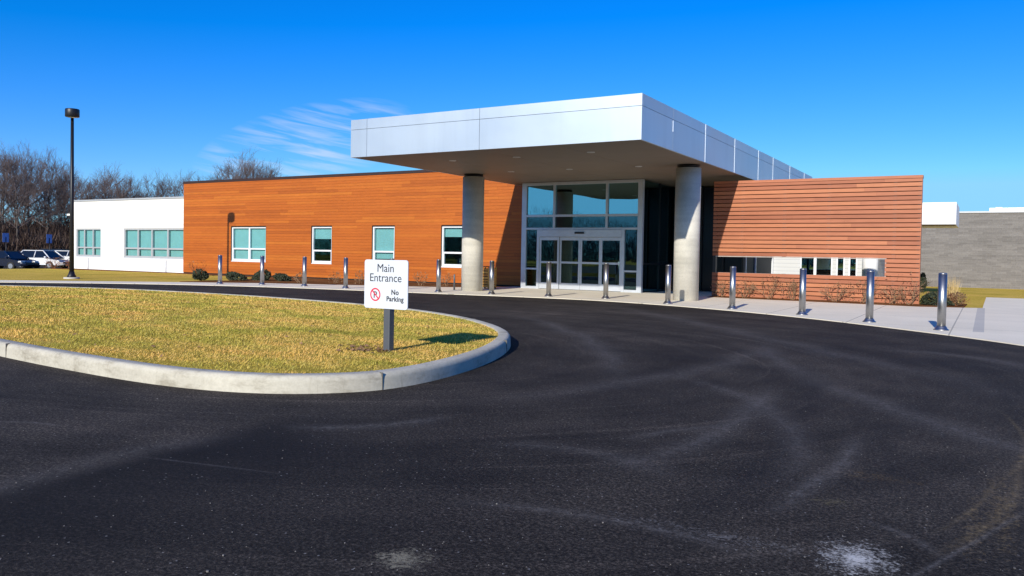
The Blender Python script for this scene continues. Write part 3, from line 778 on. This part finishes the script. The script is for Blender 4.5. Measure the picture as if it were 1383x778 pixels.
# side canopy with its round post, and the block building
sc = thing('side_canopy', 'small white box canopy past the right end of the slat wall', 'canopy')
mb = MB(); mb.box(-4.0,-.93, 31.0, 32.4, 2.50, 3.25); mb.box(-3.4,-.93, 32.4, 34.4, 2.50, 3.25); mb.build('fascia', M['white_wall'], sc)
mb = MB(); mb.box(-3.96,-.97, 31.04, 32.36, 2.485, 2.498); mb.build('soffit', M['soffit'], sc)
mb = MB(); mb.lathe([(.27,-.02),(.27,2.484)], 28, -3.62, 31.5); mb.build('post', M['white_wall'], sc)
bb = thing('block_building', 'long grey concrete block building with a white parapet behind the walkway', 'building')
mb = MB(); mb.box(-7, 40, 44.8, 52, -.05, 3.62); mb.build('wall', M['block'], bb)
mb = MB(); mb.box(-7.04, 40.04, 44.75, 52.04, 3.622, 3.70); mb.build('coping', M['trim_grey'], bb)
mb = MB(); mb.box(.05, 40, 47.6, 51, 3.702, 4.02); mb.build('parapet', M['white_wall'], bb)
mb = MB(); mb.box(.32,.62, 48.2, 48.6, 4.022, 4.09); mb.box(.9,1.6, 48.2, 48.7, 4.022, 4.06); mb.build('roof_vent', M['trim_grey'], bb)

# ------------------------------------------------------------------ slat screen wall
sw = thing('slat_screen_wall', 'reddish timber slat screen wall with a long horizontal slot', 'wall')
SY, SX0, SX1, SH = 24.80, -7.40, -1.58, 3.60
slot = (SX0-.1, -2.47, .766, 1.256)
mb = MB(); rnd = random.Random(8)
boards(mb, SX0, SX1, SY, SY+.03, .03, SH-.085, .126, .024, [slot], (2.2,5.0), rnd)
mb.build('slats', M['slat'], sw)
mb = MB(); boards(mb, SX0+.03, SX1-.02, SY+.20, SY+.23, .09, SH-.06, .126, .024, [slot], (2.2,5.0), rnd); mb.build('rear_slats', M['slat'], sw)
mb = MB()
for x in (-6.55,-5.3,-4.05,-2.30): 
    mb.box(x, x+.09, SY+.032, SY+.198, .0, .77); mb.box(x, x+.09, SY+.032, SY+.198, 1.26, SH-.06)
mb.box(SX0+.002, SX0+.09, SY+.032, SY+.198, .0, SH-.06); mb.box(SX1-.1, SX1-.032, SY+.032, SY+.198, 0, SH-.06)
mb.build('post', M['steel_dark'], sw)
mb = MB(); mb.box(SX1-.03, SX1, SY+.032, SY+.232, .02, SH-.077); mb.box(SX0-.002, SX1+.012, SY-.012, SY+.245, SH-.075, SH+.004); mb.build('coping', M['slat'], sw)
mb = MB(); mb.box(SX0+.092, -2.43, SY+.004, SY+.226, .738, .765); mb.box(SX0+.092, -2.43, SY+.004, SY+.226, 1.258, 1.284); mb.box(-2.468,-2.435, SY+.004, SY+.226, .766, 1.257)
mb.build('slot_lining', plain('slot_lining', (.34,.30,.27), .6), sw)

# ------------------------------------------------------------------ bollards
def make_bollard():
    r = thing('bollard', '', 'bollard'); h = 1.0
    mb = MB(); mb.lathe([(.070,.012),(.070,h-.02)], 28); mb.build('post', M['steel'], r)
    mb = MB(); mb.lathe([(.070,h-.0195),(.0705,h-.012),(.066,h-.003),(.057,h+.002),(.01,h+.006)], 28); mb.build('cap', M['steel'], r)
    mb = MB(); mb.lathe([(.125,.0),(.125,.012),(.100,.028),(.083,.060),(.071,.075)], 28); mb.build('base_collar', M['steel'], r)
    return r
BOL = [(-22.88,18.69,'leftmost bollard, near the lamp shadow on the orange wall'),(-21.62,19.44,'second bollard from the left, beside the wide double window'),(-19.92,19.76,'third bollard from the left, left of the half blinded window'),
 (-17.95,19.64,'fourth bollard from the left, just left of the entrance sign'),(-16.36,20.04,'bollard almost hidden behind the main entrance sign'),(-14.52,20.05,'bollard just left of the left concrete column'),
 (-12.69,20.22,'bollard in front of the wooden litter bin'),(-10.89,20.46,'bollard in front of the left door leaves'),(-9.19,20.69,'bollard in front of the right door leaves'),(-7.01,19.69,'bollard just left of the right concrete column'),
 (-5.14,18.90,'bollard at the left end of the slatted wall'),(-3.40,18.06,'bollard at the middle of the slatted wall'),(-1.93,16.91,'bollard at the right end of the slot, second from the right'),(-.65,15.85,'rightmost and nearest bollard, by the right walkway')]
b0 = make_bollard()
for i, (x, y, lab) in enumerate(BOL):
    b = b0 if i == 0 else copy_tree(b0)
    b.location = (x, y, .014); b['label'] = 'stainless steel ' + lab; b['group'] = 'steel bollards along the drop off kerb'
    b.rotation_euler.z = i*.7
sp_ = thing('short_post', 'short thin dark post at the foot of the left concrete column', 'post', (-15.02, 21.62, .014))
mb = MB(); mb.lathe([(.03,.008),(.03,.50),(.02,.515)], 14); mb.build('shaft', M['post_grey'], sp_)
mb = MB(); mb.lathe([(.055,0),(.055,.008)], 14); mb.build('foot_plate', M['post_grey'], sp_)

# litter bin
lb = thing('litter_bin', 'square wooden slatted litter bin beside the left column', 'bin', (-14.92, 23.45, .014))
mb = MB(); s = .24
for i in range(7):
    z = .06+i*.094
    mb.box(-s+.05, s-.05, -s, -s+.02, z, z+.07); mb.box(-s+.05, s-.05, s-.02, s, z, z+.07)
    mb.box(-s, -s+.02, -s+.05, s-.05, z, z+.07); mb.box(s-.02, s, -s+.05, s-.05, z, z+.07)
mb.build('slats', M['binwood'], lb)
for a in (-1, 1):
    for b in (-1, 1):
        mb = MB(); mb.box(min(a*s, a*(s-.048)), max(a*s, a*(s-.048)), min(b*s, b*(s-.048)), max(b*s, b*(s-.048)), 0, .74); mb.build('corner_post', M['binwood'], lb)
mb = MB(); mb.lathe([(.17,.04),(.18,.70)], 20); mb.build('liner', M['steel_dark'], lb)
mb = MB(); mb.lathe([(.14,.742),(.22,.742),(.22,.77),(.14,.775)], 20, cap0=False, cap1=False); mb.build('lid_ring', M['steel_dark'], lb)

# ------------------------------------------------------------------ entrance sign
def text_mesh(body, size, x, z, y, align='CENTER', bold=0.0, sx=1.0):
    cu = bpy.data.curves.new('txt', 'FONT'); cu.body = body; cu.size = size; cu.align_x = align; cu.extrude = .0008; cu.offset = bold; cu.space_character = 1.07 if bold > .0015 else 1.0
    o = bpy.data.objects.new('txt', cu); COL.objects.link(o)
    bpy.context.view_layer.update()
    dg = bpy.context.evaluated_depsgraph_get(); me = bpy.data.meshes.new_from_object(o.evaluated_get(dg))
    bpy.data.objects.remove(o); bpy.data.curves.remove(cu)
    me.transform(Matrix.Translation((x, y, z)) @ Matrix.Rotation(R(90), 4, 'X') @ Matrix.Diagonal((sx,1,1,1)))
    return me
def mesh_obj(name, me, mat, parent):
    me.materials.clear(); me.materials.append(mat); o = bpy.data.objects.new(name, me); me.name = name; COL.objects.link(o); o.parent = parent; return o
sg = thing('entrance_sign', 'white main entrance and no parking sign on a square grey post', 'sign', (-5.425, 6.56, .19))
mb = MB(); mb.box(-.036,.046, 0, .082, -.1, .93); mb.build('post', M['post_grey'], sg, bevel=.006)
def rrect(w, h, r, cz, n=6):
    pts = []
    for cx, cy, a0 in ((w/2-r, h/2-r, 0), (-w/2+r, h/2-r, 90), (-w/2+r, -h/2+r, 180), (w/2-r, -h/2+r, 270)):
        for i in range(n+1):
            a = R(a0+90*i/n); pts.append((cx+r*math.cos(a), cz+cy+r*math.sin(a)))
    return pts
BW, BH, BZ = .585, .515, .677
pts = rrect(BW, BH, .03, BZ); mb = MB(); n = len(pts)
mb.v = [(x,-.012,z) for x,z in pts]+[(x,-.002,z) for x,z in pts]
mb.f = [tuple(range(n-1,-1,-1)), tuple(range(n,2*n))]+[(i,(i+1)%n,n+(i+1)%n,n+i) for i in range(n)]; mb.sm = [False]*(n+2)
mb.build('sign_board', M['sign_white'], sg, fix=True)
yy = -.0132
mesh_obj('lettering', text_mesh('Main', .122, -.005, BZ+.130, yy), M['ink'], sg)
mesh_obj('lettering', text_mesh('Entrance', .122, -.005, BZ+.028, yy), M['ink'], sg)
mesh_obj('lettering', text_mesh('No', .074, .125, BZ-.105, yy, bold=.0020), M['ink'], sg)
mesh_obj('lettering', text_mesh('Parking', .072, .125, BZ-.175, yy, bold=.0020), M['ink'], sg)
cxr, czr = -.140, BZ-.112
mesh_obj('lettering', text_mesh('P', .098, cxr-.002, czr-.035, yy, bold=.001), M['ink'], sg)
mb = MB(); K = 40; ro, ri = .070, .055
for r_, y_ in ((ro,-.0128),(ri,-.0128)):
    for i in range(K):
        a = 2*math.pi*i/K; mb.v.append((cxr+r_*math.cos(a), -.0136, czr+r_*math.sin(a)))
for i in range(K): mb.f.append((i,(i+1)%K,K+(i+1)%K,K+i)); mb.sm.append(False)
a = R(135); dx, dz = math.cos(a), math.sin(a); wx, wz = -dz*.007, dx*.007; q = .057
b_ = len(mb.v); mb.v += [(cxr+dx*q+wx,-.0145,czr+dz*q+wz),(cxr+dx*q-wx,-.0145,czr+dz*q-wz),(cxr-dx*q-wx,-.0145,czr-dz*q-wz),(cxr-dx*q+wx,-.0145,czr-dz*q+wz)]
mb.f.append((b_,b_+1,b_+2,b_+3)); mb.sm.append(False)
mb.build('no_parking_symbol', M['red'], sg)
# ------------------------------------------------------------------ lamp post
lp = thing('lamp_post', 'tall black lamp post with a drum head on the left lawn', 'street lamp', (-30.2, 17.75, -.01))
mb = MB(); mb.lathe([(.085,.12),(.070,3.0),(.055,6.18)], 16); mb.build('pole', M['steel_dark'], lp)
mb = MB(); mb.lathe([(.16,.06),(.16,.10),(.12,.16),(.09,.28)], 16); mb.build('pole_base', M['steel_dark'], lp)
mb = MB(); mb.lathe([(.28,-.1),(.28,.045),(.265,.06)], 24); mb.build('footing', M['footing'], lp)
hd = (.22,-.13)
mb = MB(); mb.lathe([(.02,6.14),(.235,6.15),(.25,6.17),(.25,6.42),(.235,6.45),(.02,6.46)], 28, *hd); h_ = mb.build('lamp_head', M['steel_dark'], lp)
mb = MB(); mb.lathe([(.02,6.125),(.18,6.138)], 24, *hd); mb.build('lens', M['lens'], h_)

# ------------------------------------------------------------------ plants
def twigs(mb, p, d, L, r, depth, rnd, spread=.7, kids=(2,3), up=.15, n=3, shrink=.72):
    q = p+d*L; mid = p+d*(L*.5)+Vector((rnd.gauss(0,.06),rnd.gauss(0,.06),rnd.gauss(0,.03)))*L
    mb.rod(p, mid, r, r*.86, n); mb.rod(mid, q, r*.86, r*.7, n)
    if depth == 0: return
    for _ in range(rnd.randint(*kids)):
        dd = (d+Vector((rnd.gauss(0,spread),rnd.gauss(0,spread),rnd.gauss(0,spread*.7)+up))).normalized()
        twigs(mb, p+(q-p)*rnd.uniform(.55,1), dd, L*shrink*rnd.uniform(.75,1.15), r*.62, depth-1, rnd, spread, kids, up, n, shrink)
def leaves(mb, cx, cy, cz, rx, ry, rz, n, size, rnd, lump=.25):
    lumps = [(Vector((rnd.gauss(0,1),rnd.gauss(0,1),rnd.gauss(0,1))).normalized(), rnd.uniform(-lump,lump*1.3)) for _ in range(9)]
    for _ in range(n):
        u = Vector((rnd.gauss(0,1),rnd.gauss(0,1),rnd.gauss(0,1))).normalized()
        k = 1+sum(w*max(0,u.dot(l))**3 for l, w in lumps); k *= rnd.uniform(.55,1)**.5
        c = Vector((cx+u.x*rx*k, cy+u.y*ry*k, cz+u.z*rz*k))
        if c.z < .01: continue
        a = Vector((rnd.gauss(0,1),rnd.gauss(0,1),rnd.gauss(0,1))).normalized(); b = a.orthogonal().normalized(); s = size*rnd.uniform(.6,1.3)
        mb.poly([c-a*s, c+b*s*.5, c+a*s, c-b*s*.5])
def evergreen(label, loc, rx, rz, group):
    rnd = random.Random(int(loc[0]*100)); t = thing('evergreen_shrub', label, 'shrub', loc, 0, group)
    mb = MB(); leaves(mb, 0,0,rz*.85, rx, rx*.9, rz, 1300, .040, rnd, .55); mb.build('foliage', M['leaf'], t)
    mb = MB()
    for _ in range(6): twigs(mb, Vector((0,0,-.02)), Vector((rnd.gauss(0,.5),rnd.gauss(0,.5),1)).normalized(), rz*.7, .012, 2, rnd)
    mb.build('stems', M['bark'], t)
def bare_shrub(label, loc, h, mat, group, n=6, depth=3, leafmat=None, flat=1.0, nl=60):
    rnd = random.Random(int(loc[0]*97+h*50)); t = thing('bare_shrub', label, 'shrub', loc, 0, group)
    mb = MB()
    for _ in range(n):
        d = Vector((rnd.gauss(0,.55),rnd.gauss(0,.45)*flat,1)).normalized()
        twigs(mb, Vector((rnd.gauss(0,.05),rnd.gauss(0,.03),-.02)), d, h*.42, .011, depth, rnd, .55, (2,3), .1)
    mb.build('stems', mat, t)
    if leafmat:
        mb = MB(); leaves(mb, 0,0,h*.45, h*.55, h*.4*flat, h*.42, nl, .030, rnd, .5); mb.build('leaves', leafmat, t)
GL = 'clipped evergreens before the orange wing'
for i, (x, y, r_, z_, lab) in enumerate([(-26.0,20.35,.26,.17,'low dark round shrub, leftmost before the orange wing'),(-25.3,21.4,.27,.17,'low dark round shrub just right of the leftmost bollard'),
      (-24.8,22.3,.33,.21,'largest dark round shrub, under the wide double window'),(-24.0,22.6,.28,.165,'low dark round shrub just right of the second bollard')]):
    evergreen(lab, (x,y,.0), r_, z_, GL)
GB = 'bare shrubs in the left mulch bed'
for x, y, h, lab, mt in [(-31.3,24.3,.85,'rust coloured twiggy shrub at the orange wall, left of the lamp shadow','red'),(-22.4,22.0,.42,'dry tan twig clump left of the third bollard','dry'),
      (-21.2,22.6,.42,'dry brown twig clump under the half blinded window','dry'),(-20.2,22.9,.5,'dry brown twig clump left of the fourth bollard','dry'),(-19.6,23.4,.45,'leafy brown twig clump right of the fourth bollard','dry'),
      (-18.0,23.7,.60,'tan twiggy shrub just right of the entrance sign','dry'),(-17.0,24.0,.62,'tan twiggy shrub under the window by the column','dry'),(-15.75,24.5,.55,'rusty twiggy shrub tight against the left column','red')]:
    bare_shrub(lab, (x,y,.0), h, M['red_twig' if mt == 'red' else 'dry_twig'], GB, 6, 3, M['brownleaf'], 1, 140 if h < .55 else 60)
GS_ = 'bare shrubs along the slat screen wall'
for x, h, lab in [(-7.0,.62,'tan twiggy shrub at the shaded left end of the slatted wall'),(-6.3,.6,'tan twiggy shrub just right of the left end bollard of the slatted wall'),(-5.55,.8,'large tan twiggy shrub under the left part of the slot'),
      (-4.85,.7,'spreading tan shrub left of the middle bollard of the slatted wall'),(-3.65,.72,'tan twiggy shrub just right of the middle bollard of the slatted wall'),(-2.95,.85,'tallest tan twiggy shrub below the right part of the slot'),
      (-2.2,.6,'sparse tan shrub right of the second bollard from the right'),(-1.75,.78,'tan twiggy shrub at the right end of the slatted wall')]:
    bare_shrub(lab, (x-.05,24.58,.018), h, M['dry_twig'], GS_, 5, 3, M['brownleaf'], .45, 70)
evergreen('small dark green shrub by the right end of the slatted wall', (-1.22,24.9,.02), .27, .17, 'evergreens by the right walkway')
bare_shrub('russet low shrub in the lawn corner by the right walkway', (-.72,25.0,.02), .42, M['red_twig'], 'plants by the right walkway', 9, 3, M['redleaf'], 1, 500)
t = thing('ornamental_grass', 'straw coloured upright grass tuft behind the russet shrub', 'plant', (-.85,26.3,.0)); rnd = random.Random(4); mb = MB()
for _ in range(260):
    a = rnd.uniform(0,6.28); l_ = rnd.uniform(.0,.22); h = rnd.uniform(.3,.85); p0 = (rnd.gauss(0,.06), rnd.gauss(0,.06), 0)
    mb.poly([(p0[0]-.006,p0[1],0),(p0[0]+.006,p0[1],0),(p0[0]+math.cos(a)*l_,p0[1]+math.sin(a)*l_,h)])
mb.build('blades', M['strawleaf'], t)
evergreen('dark green conifer shrub in the gap behind the slatted wall end', (-2.22,35.5,0), .20, .48, 'evergreens by the right walkway')
for x, y, h, lab in [(-44.6,25.2,.8,'rusty bare shrub before the parked cars'),(-45.3,26.6,.75,'smaller rusty bare shrub left of the lamp post')]:
    bare_shrub(lab, (x,y,-.02), h, M['red_twig'], 'rusty shrubs by the white wing corner', 9, 3, M['brownleaf'], 1, 120)

# trees: trunk and crown as parts, three shapes re-used
def make_tree(seed, H=12.0):
    rnd = random.Random(seed); t = thing('bare_tree', '', 'tree')
    tr = MB(); cr = MB(); p = Vector((0,0,-.4)); r = .21; d = Vector((rnd.gauss(0,.05),rnd.gauss(0,.05),1)).normalized(); limbs = []
    nseg = 8
    for k in range(nseg):
        q = p+d*(H*.78/nseg); tr.rod(p, q, r, r*.86, 7)
        if k >= 3:
            for _ in range(3): limbs.append((q.copy(), r*.5, k))
        p = q; r *= .86; d = (d+Vector((rnd.gauss(0,.10),rnd.gauss(0,.10),.05))).normalized()
    limbs += [(p.copy(), r*.8, nseg)]*3
    for q, rr, k in limbs:
        a = rnd.uniform(0,6.283); tilt = rnd.uniform(.5,1.0) if k < nseg else rnd.uniform(.1,.4)
        dd = Vector((math.cos(a)*math.sin(tilt), math.sin(a)*math.sin(tilt), math.cos(tilt))).normalized()
        twigs(cr, q, dd, H*rnd.uniform(.13,.19)*(1.15 if k < 5 else .85), min(.055, rr), 4, rnd, .45, (2,4), .2, 3, .77)
    tr.build('trunk', M['bark'], t); cr.build('crown', M['twig'], t)
    return t
protos = [make_tree(s) for s in (21, 22, 23)]
used = [False]*3
def put_tree(px_ang, D, H, label, group, k, dx=0):
    a = R(px_ang); x, y = -math.sin(a)*D, math.cos(a)*D
    t = protos[k] if not used[k] else copy_tree(protos[k]); used[k] = True
    t.location = (x, y, -.6); s = H/12.0; t.scale = (s*rnd_t.uniform(.9,1.15), s*rnd_t.uniform(.9,1.15), s); t.rotation_euler.z = rnd_t.uniform(0,6.28)
    t['label'] = label; t['group'] = group; return t
rnd_t = random.Random(31)
def ang(px): return 63.4 - (px/385.0)*16.85
for px, D, H in [(-14,98,10.2),(5,101,10.8),(22,97,10.2),(38,103,11.0),(55,99,10.4),(72,102,10.2),(-4,112,11.4),(30,113,11.6),(52,115,11.6),(84,108,10.2),(14,106,11.0),(64,110,10.8),(90,99,9.0)]:
    put_tree(ang(px), D, H, 'tall bare grey brown tree in the dense woodland behind the parked cars', 'woodland trees behind the parked cars', rnd_t.randrange(3))
for px, D, H in [(104,98,8.8),(122,96,8.8),(138,100,9.4),(155,97,9.2),(172,96,9.0),(188,99,9.2),(206,97,8.8),(222,98,9.0),(240,99,9.0),(130,108,9.4),(160,109,9.8),(196,108,8.4),(232,107,9.4),(256,101,8.6)]:
    put_tree(ang(px), D, H, 'bare tree rising behind the roof of the white wing', 'trees behind the white wing', rnd_t.randrange(3))
for px, D, H in [(282,100,9.4),(296,98,10.4),(311,101,11.4),(325,99,11.4),(340,102,11.8),(354,99,11.0),(368,101,10.6),(383,99,9.4),(318,108,11.8),(347,109,12.0)]:
    put_tree(ang(px), D, H, 'bare tree crown showing above the roof of the orange wing', 'trees behind the orange wing', rnd_t.randrange(3))
def brush():
    rnd = random.Random(9); v = []; f = []
    for _ in range(42000):
        px = rnd.uniform(-45,112); D = rnd.uniform(94,122); a = R(ang(px)); x, y = -math.sin(a)*D, math.cos(a)*D
        top = 2.4+2.8*(D-94)/28+1.2*math.sin(x*.9)*math.sin(y*.6)
        z = -.7+rnd.random()**1.2*top; b = len(v)
        w = rnd.uniform(.02,.05); h = rnd.uniform(.4,1.5); ax = rnd.gauss(0,.25); ay = rnd.gauss(0,.25); th = rnd.uniform(0,3.14)
        v += [(x-w*math.cos(th),y-w*math.sin(th),z),(x+w*math.cos(th),y+w*math.sin(th),z),(x+ax*h,y+ay*h,z+h)]; f.append((b,b+1,b+2))
    me = bpy.data.meshes.new('brushwood'); me.from_pydata(v, [], f); me.materials.append(leaf_mat('brush_stems', (.025,.015,.012), (.085,.045,.03)))
    o = bpy.data.objects.new('brushwood', me); COL.objects.link(o); tag(o, 'brown tangle of brushwood under the trees behind the car park', 'undergrowth', kind='stuff')
brush()

def far_wood():
    rnd = random.Random(19); v = []; f = []
    for _ in range(70000):
        x = rnd.uniform(-150, 60); y = rnd.uniform(-118,-98); b = len(v)
        top = 9.4+1.4*math.sin(x*.21)+1.0*math.sin(x*.53+1)
        z = top*rnd.random()**1.25-.2; w_ = rnd.uniform(.02,.06)*(1 if z < top*.5 else .5); h = rnd.uniform(.8,2.4)*(1 if z < top*.6 else .7); th = rnd.uniform(-.6,.6)
        v += [(x-w_*math.cos(th),y-w_*math.sin(th),z),(x+w_*math.cos(th),y+w_*math.sin(th),z),(x+rnd.gauss(0,.45)*h,y,z+h)]; f.append((b,b+1,b+2))
    me = bpy.data.meshes.new('far_wood'); me.from_pydata(v, [], f); me.materials.append(M['twig'])
    o = bpy.data.objects.new('far_wood', me); COL.objects.link(o); tag(o, 'brown bare wood across the road, mirrored in the entrance glass', 'wood', kind='stuff')
far_wood()
# ------------------------------------------------------------------ cars
def make_car(label, loc, rz, paint, h=1.46, suv=False, L=4.5):
    t = thing('parked_car', label, 'car', loc, rz, 'cars parked beyond the lawn'); W = .89; hl = L/2
    belt = .92 if not suv else 1.02; roof = h
    prof = [(-hl+.02,.35),(-hl,.62),(-hl+.06,belt-.06),(-hl+.35,belt),(hl*.34,belt),(hl-.35,belt-.14),(hl-.06,belt-.30),(hl,.55),(hl-.03,.32)]
    mb = MB(); n = len(prof); rows = [(-W+.03,.97),(-W,1),(W,1),(W-.03,.97)]
    for yv, s in ((-W+.06,.0),(-W,-.03),(W,-.03),(W-.06,.0)):
        for x, z in prof: mb.v.append((x*(1 if s else .985), yv, z+(s if z > .7 else 0)))
    for k in range(3):
        for i in range(n): mb.f.append((k*n+i, k*n+(i+1)%n, (k+1)*n+(i+1)%n, (k+1)*n+i)); mb.sm.append(True)
    mb.f += [tuple(range(n-1,-1,-1)), tuple(3*n+i for i in range(n))]; mb.sm += [False, False]
    # roof shell
    g = [(-hl+.30,-.1),( -hl+.95 if not suv else -hl+.55,roof-.03),(.05,roof),(.55,roof-.05),(1.28,belt-.02)]
    b = len(mb.v); gw = [W-.06, W-.24, W-.22, W-.24, W-.08]
    body = mb.build('body', paint, t, fix=True)
    m2 = MB(); r0, r1 = g[1][0], g[3][0]
    m2.prism([(r0,-(W-.25)),(r1,-(W-.25)),(r1,W-.25),(r0,W-.25)], roof-.055, roof)
    for sgn in (-1, 1):
        y0, y1 = sgn*(W-.055), sgn*(W-.25)
        m2.rod((1.32,y0,belt-.04),(r1,y1,roof-.03),.045,.045,6); m2.rod((-hl+.33,y0,belt-.04),(r0,y1,roof-.03),.055,.05,6); m2.rod((-.15,y0,belt-.04),(-.12,y1,roof-.03),.04,.04,6)
    m2.build('roof', paint, t)
    m3 = MB(); w0, w1 = W-.075, W-.262; a0, a1 = -hl+.36, 1.30
    m3.v = [(a0,-w0,belt-.05),(a1,-w0,belt-.05),(a1,w0,belt-.05),(a0,w0,belt-.05),(r0+.01,-w1,roof-.05),(r1-.01,-w1,roof-.05),(r1-.01,w1,roof-.05),(r0+.01,w1,roof-.05)]
    m3.f = [(0,1,5,4),(1,2,6,5),(2,3,7,6),(3,0,4,7),(4,5,6,7)]; m3.sm = [False]*5; m3.build('windows', M['carglass'], t)
    for sx in (-1, 1):
        for sy in (-1, 1):
            c = Vector((sx*hl*.60, sy*(W-.09), .32)); m4 = MB(); m4.rod(c-Vector((0,.11,0)), c+Vector((0,.11,0)), .32, .32, 20); w = m4.build('wheel', M['rubber'], t)
            m4 = MB(); m4.rod(c+Vector((0,sy*.09,0)), c+Vector((0,sy*.118,0)), .21, .19, 14); m4.build('rim', M['rim'], w)
    for sy in (-1, 1):
        m5 = MB(); m5.box(hl-.30, hl-.035, min(sy*.46,sy*.84), max(sy*.46,sy*.84), .60, .72); m5.build('headlight', M['lens'], t, bevel=.02)
        m5 = MB(); m5.box(.95, 1.10, min(sy*(W-.01),sy*(W+.14)), max(sy*(W-.01),sy*(W+.14)), belt-.01, belt+.11); m5.build('wing_mirror', paint, t, bevel=.02)
    m5 = MB(); m5.box(hl-.09, hl+.006, -.42, .42, .44, .60); m5.build('grille', M['steel_dark'], t)
    m5 = MB(); m5.box(-hl-.006, -hl+.1, -.8, .8, .66, .78); m5.build('tail_light', M['red'], t)
navy = car_paint('navy_paint', (.012,.018,.045)); white = car_paint('white_paint', (.72,.73,.75), .0); silver = car_paint('dark_grey_paint', (.03,.035,.05))
make_car('dark navy car parked at the far left edge of the car park', (-64.2,32.6,-.612), R(18), navy, 1.46)
make_car('white sedan parked between the navy car and the smaller white car', (-67.4,37.2,-.612), R(20), white, 1.52)
make_car('white hatchback parked behind the lamp post, nearest the white wing', (-70.6,41.8,-.612), R(20), white, 1.50, True, 4.2)
make_car('dark grey car whose roof shows between the two white cars', (-76.3,43.8,-.612), R(20), silver, 1.62, True)
for x, y, lab in [(-74.0,37.6,'blue square parking sign behind the navy car'),(-74.2,41.5,'blue square parking sign behind the white sedan')]:
    t = thing('parking_sign', lab, 'sign', (x,y,-.612), R(-63), 'blue signs at the parking bays')
    mb = MB(); mb.rod((0,.03,0),(0,.03,2.6),.03,.03,8); mb.build('post', M['steel_dark'], t)
    mb = MB(); mb.box(-.40,.40,-.012,-.001,2.15,2.95); mb.build('sign_board', M['blue_sign'], t, bevel=.004)

# ------------------------------------------------------------------ sky, sun, camera
w = bpy.data.worlds.new('World'); S.world = w; w.use_nodes = True; nt = w.node_tree
bg = nt.nodes['Background']; SKY = .084; bg.inputs[1].default_value = SKY
el = math.atan(TAN_SUN/math.hypot(1, SUN_X)); az = math.atan2(SUN_X, -1)
sky = N(nt, 'ShaderNodeTexSky', sky_type='NISHITA'); sky.sun_disc = False; sky.sun_elevation = el; sky.sun_rotation = az
sky.altitude = 300; sky.air_density = 1.0; sky.dust_density = .2; sky.ozone_density = 2.5
hs = N(nt, 'ShaderNodeHueSaturation'); hs.inputs['Saturation'].default_value = 1.35; hs.inputs['Value'].default_value = 1.0
nt.links.new(sky.outputs[0], hs.inputs['Color'])
sc_ = N(nt,'ShaderNodeSeparateColor'); nt.links.new(hs.outputs[0], sc_.inputs[0]); cc_ = N(nt,'ShaderNodeCombineColor')
nt.links.new(math_(nt,'MAXIMUM', math_(nt,'SUBTRACT', math_(nt,'MULTIPLY', sc_.outputs[0], .72), .52), .02), cc_.inputs[0])
nt.links.new(math_(nt,'MULTIPLY', sc_.outputs[1], .96), cc_.inputs[1]); nt.links.new(math_(nt,'MULTIPLY', sc_.outputs[2], 1.75), cc_.inputs[2])
lim = N(nt,'ShaderNodeVectorMath', operation='MINIMUM'); nt.links.new(cc_.outputs[0], lim.inputs[0]); lim.inputs[1].default_value = (2.9, 6.9, 10.6)
tc = N(nt, 'ShaderNodeTexCoord'); sx = N(nt, 'ShaderNodeSeparateXYZ'); nt.links.new(tc.outputs['Generated'], sx.inputs[0])
A = math_(nt, 'ARCTAN2', sx.outputs[0], sx.outputs[1]); E_ = math_(nt, 'ARCSINE', sx.outputs[2])
# thin banded cirrus, low in the north-west
ca, ce = R(-45.0), R(7.3)
u = math_(nt,'SUBTRACT', A, ca); v = math_(nt,'SUBTRACT', E_, ce)
s_ = math_(nt,'ADD', v, math_(nt,'MULTIPLY', u, .16))
cv = N(nt,'ShaderNodeCombineXYZ'); nt.links.new(math_(nt,'MULTIPLY', u, 9), cv.inputs[0]); nt.links.new(math_(nt,'MULTIPLY', s_, 95), cv.inputs[1])
band = noise(nt, cv.outputs[0], 1.0, 5, .55, .5)
mu = math_(nt,'DIVIDE', u, R(7.6)); mv = math_(nt,'DIVIDE', math_(nt,'SUBTRACT', v, math_(nt,'MULTIPLY', u, .25)), R(2.9))
msk = math_(nt,'SUBTRACT', 1, math_(nt,'ADD', math_(nt,'MULTIPLY', mu, mu), math_(nt,'MULTIPLY', mv, mv)))
msk = math_(nt,'MAXIMUM', msk, 0); msk = math_(nt,'POWER', msk, .7)
cl = math_(nt,'MULTIPLY', ramp(nt, band, [(.44,(0,0,0)),(.64,(1,1,1))]), math_(nt,'MULTIPLY', msk, .46))
mixc = mix(nt, cl, lim.outputs[0], (8.6,8.6,10.0)); nt.links.new(mixc, bg.inputs[0])

sl = bpy.data.lights.new('sun', 'SUN'); sl.energy = 4.6; sl.angle = R(.53); sl.color = (1, .94, .82)
so = bpy.data.objects.new('sun', sl); COL.objects.link(so)
so.rotation_euler = Vector((SUN_X, -1, TAN_SUN)).normalized().to_track_quat('Z', 'Y').to_euler()
so.location = (20,-40,30)

cd = bpy.data.cameras.new('camera'); co = bpy.data.objects.new('camera', cd); COL.objects.link(co)
f_px, yaw, pitch, roll, cpx, cpy = 1079.074, 30.742, -1.392, .998, 690.141, 370.439
co.location = (0, 0, 1.2)
co.rotation_euler = (Matrix.Rotation(R(yaw),3,'Z') @ Matrix.Rotation(R(90+pitch),3,'X') @ Matrix.Rotation(R(roll),3,'Z')).to_euler()
cd.sensor_width = 36; cd.lens = f_px/1383*36; cd.shift_x = (691.5-cpx)/1383; cd.shift_y = -(389-cpy)/1383; cd.clip_end = 3000; cd.clip_start = .05
S.camera = co
S.view_settings.view_transform = 'Standard'; S.view_settings.look = 'None'; S.view_settings.exposure = .25; S.view_settings.gamma = 1
S.render.engine = 'CYCLES'; S.cycles.max_bounces = 8; S.cycles.transparent_max_bounces = 16
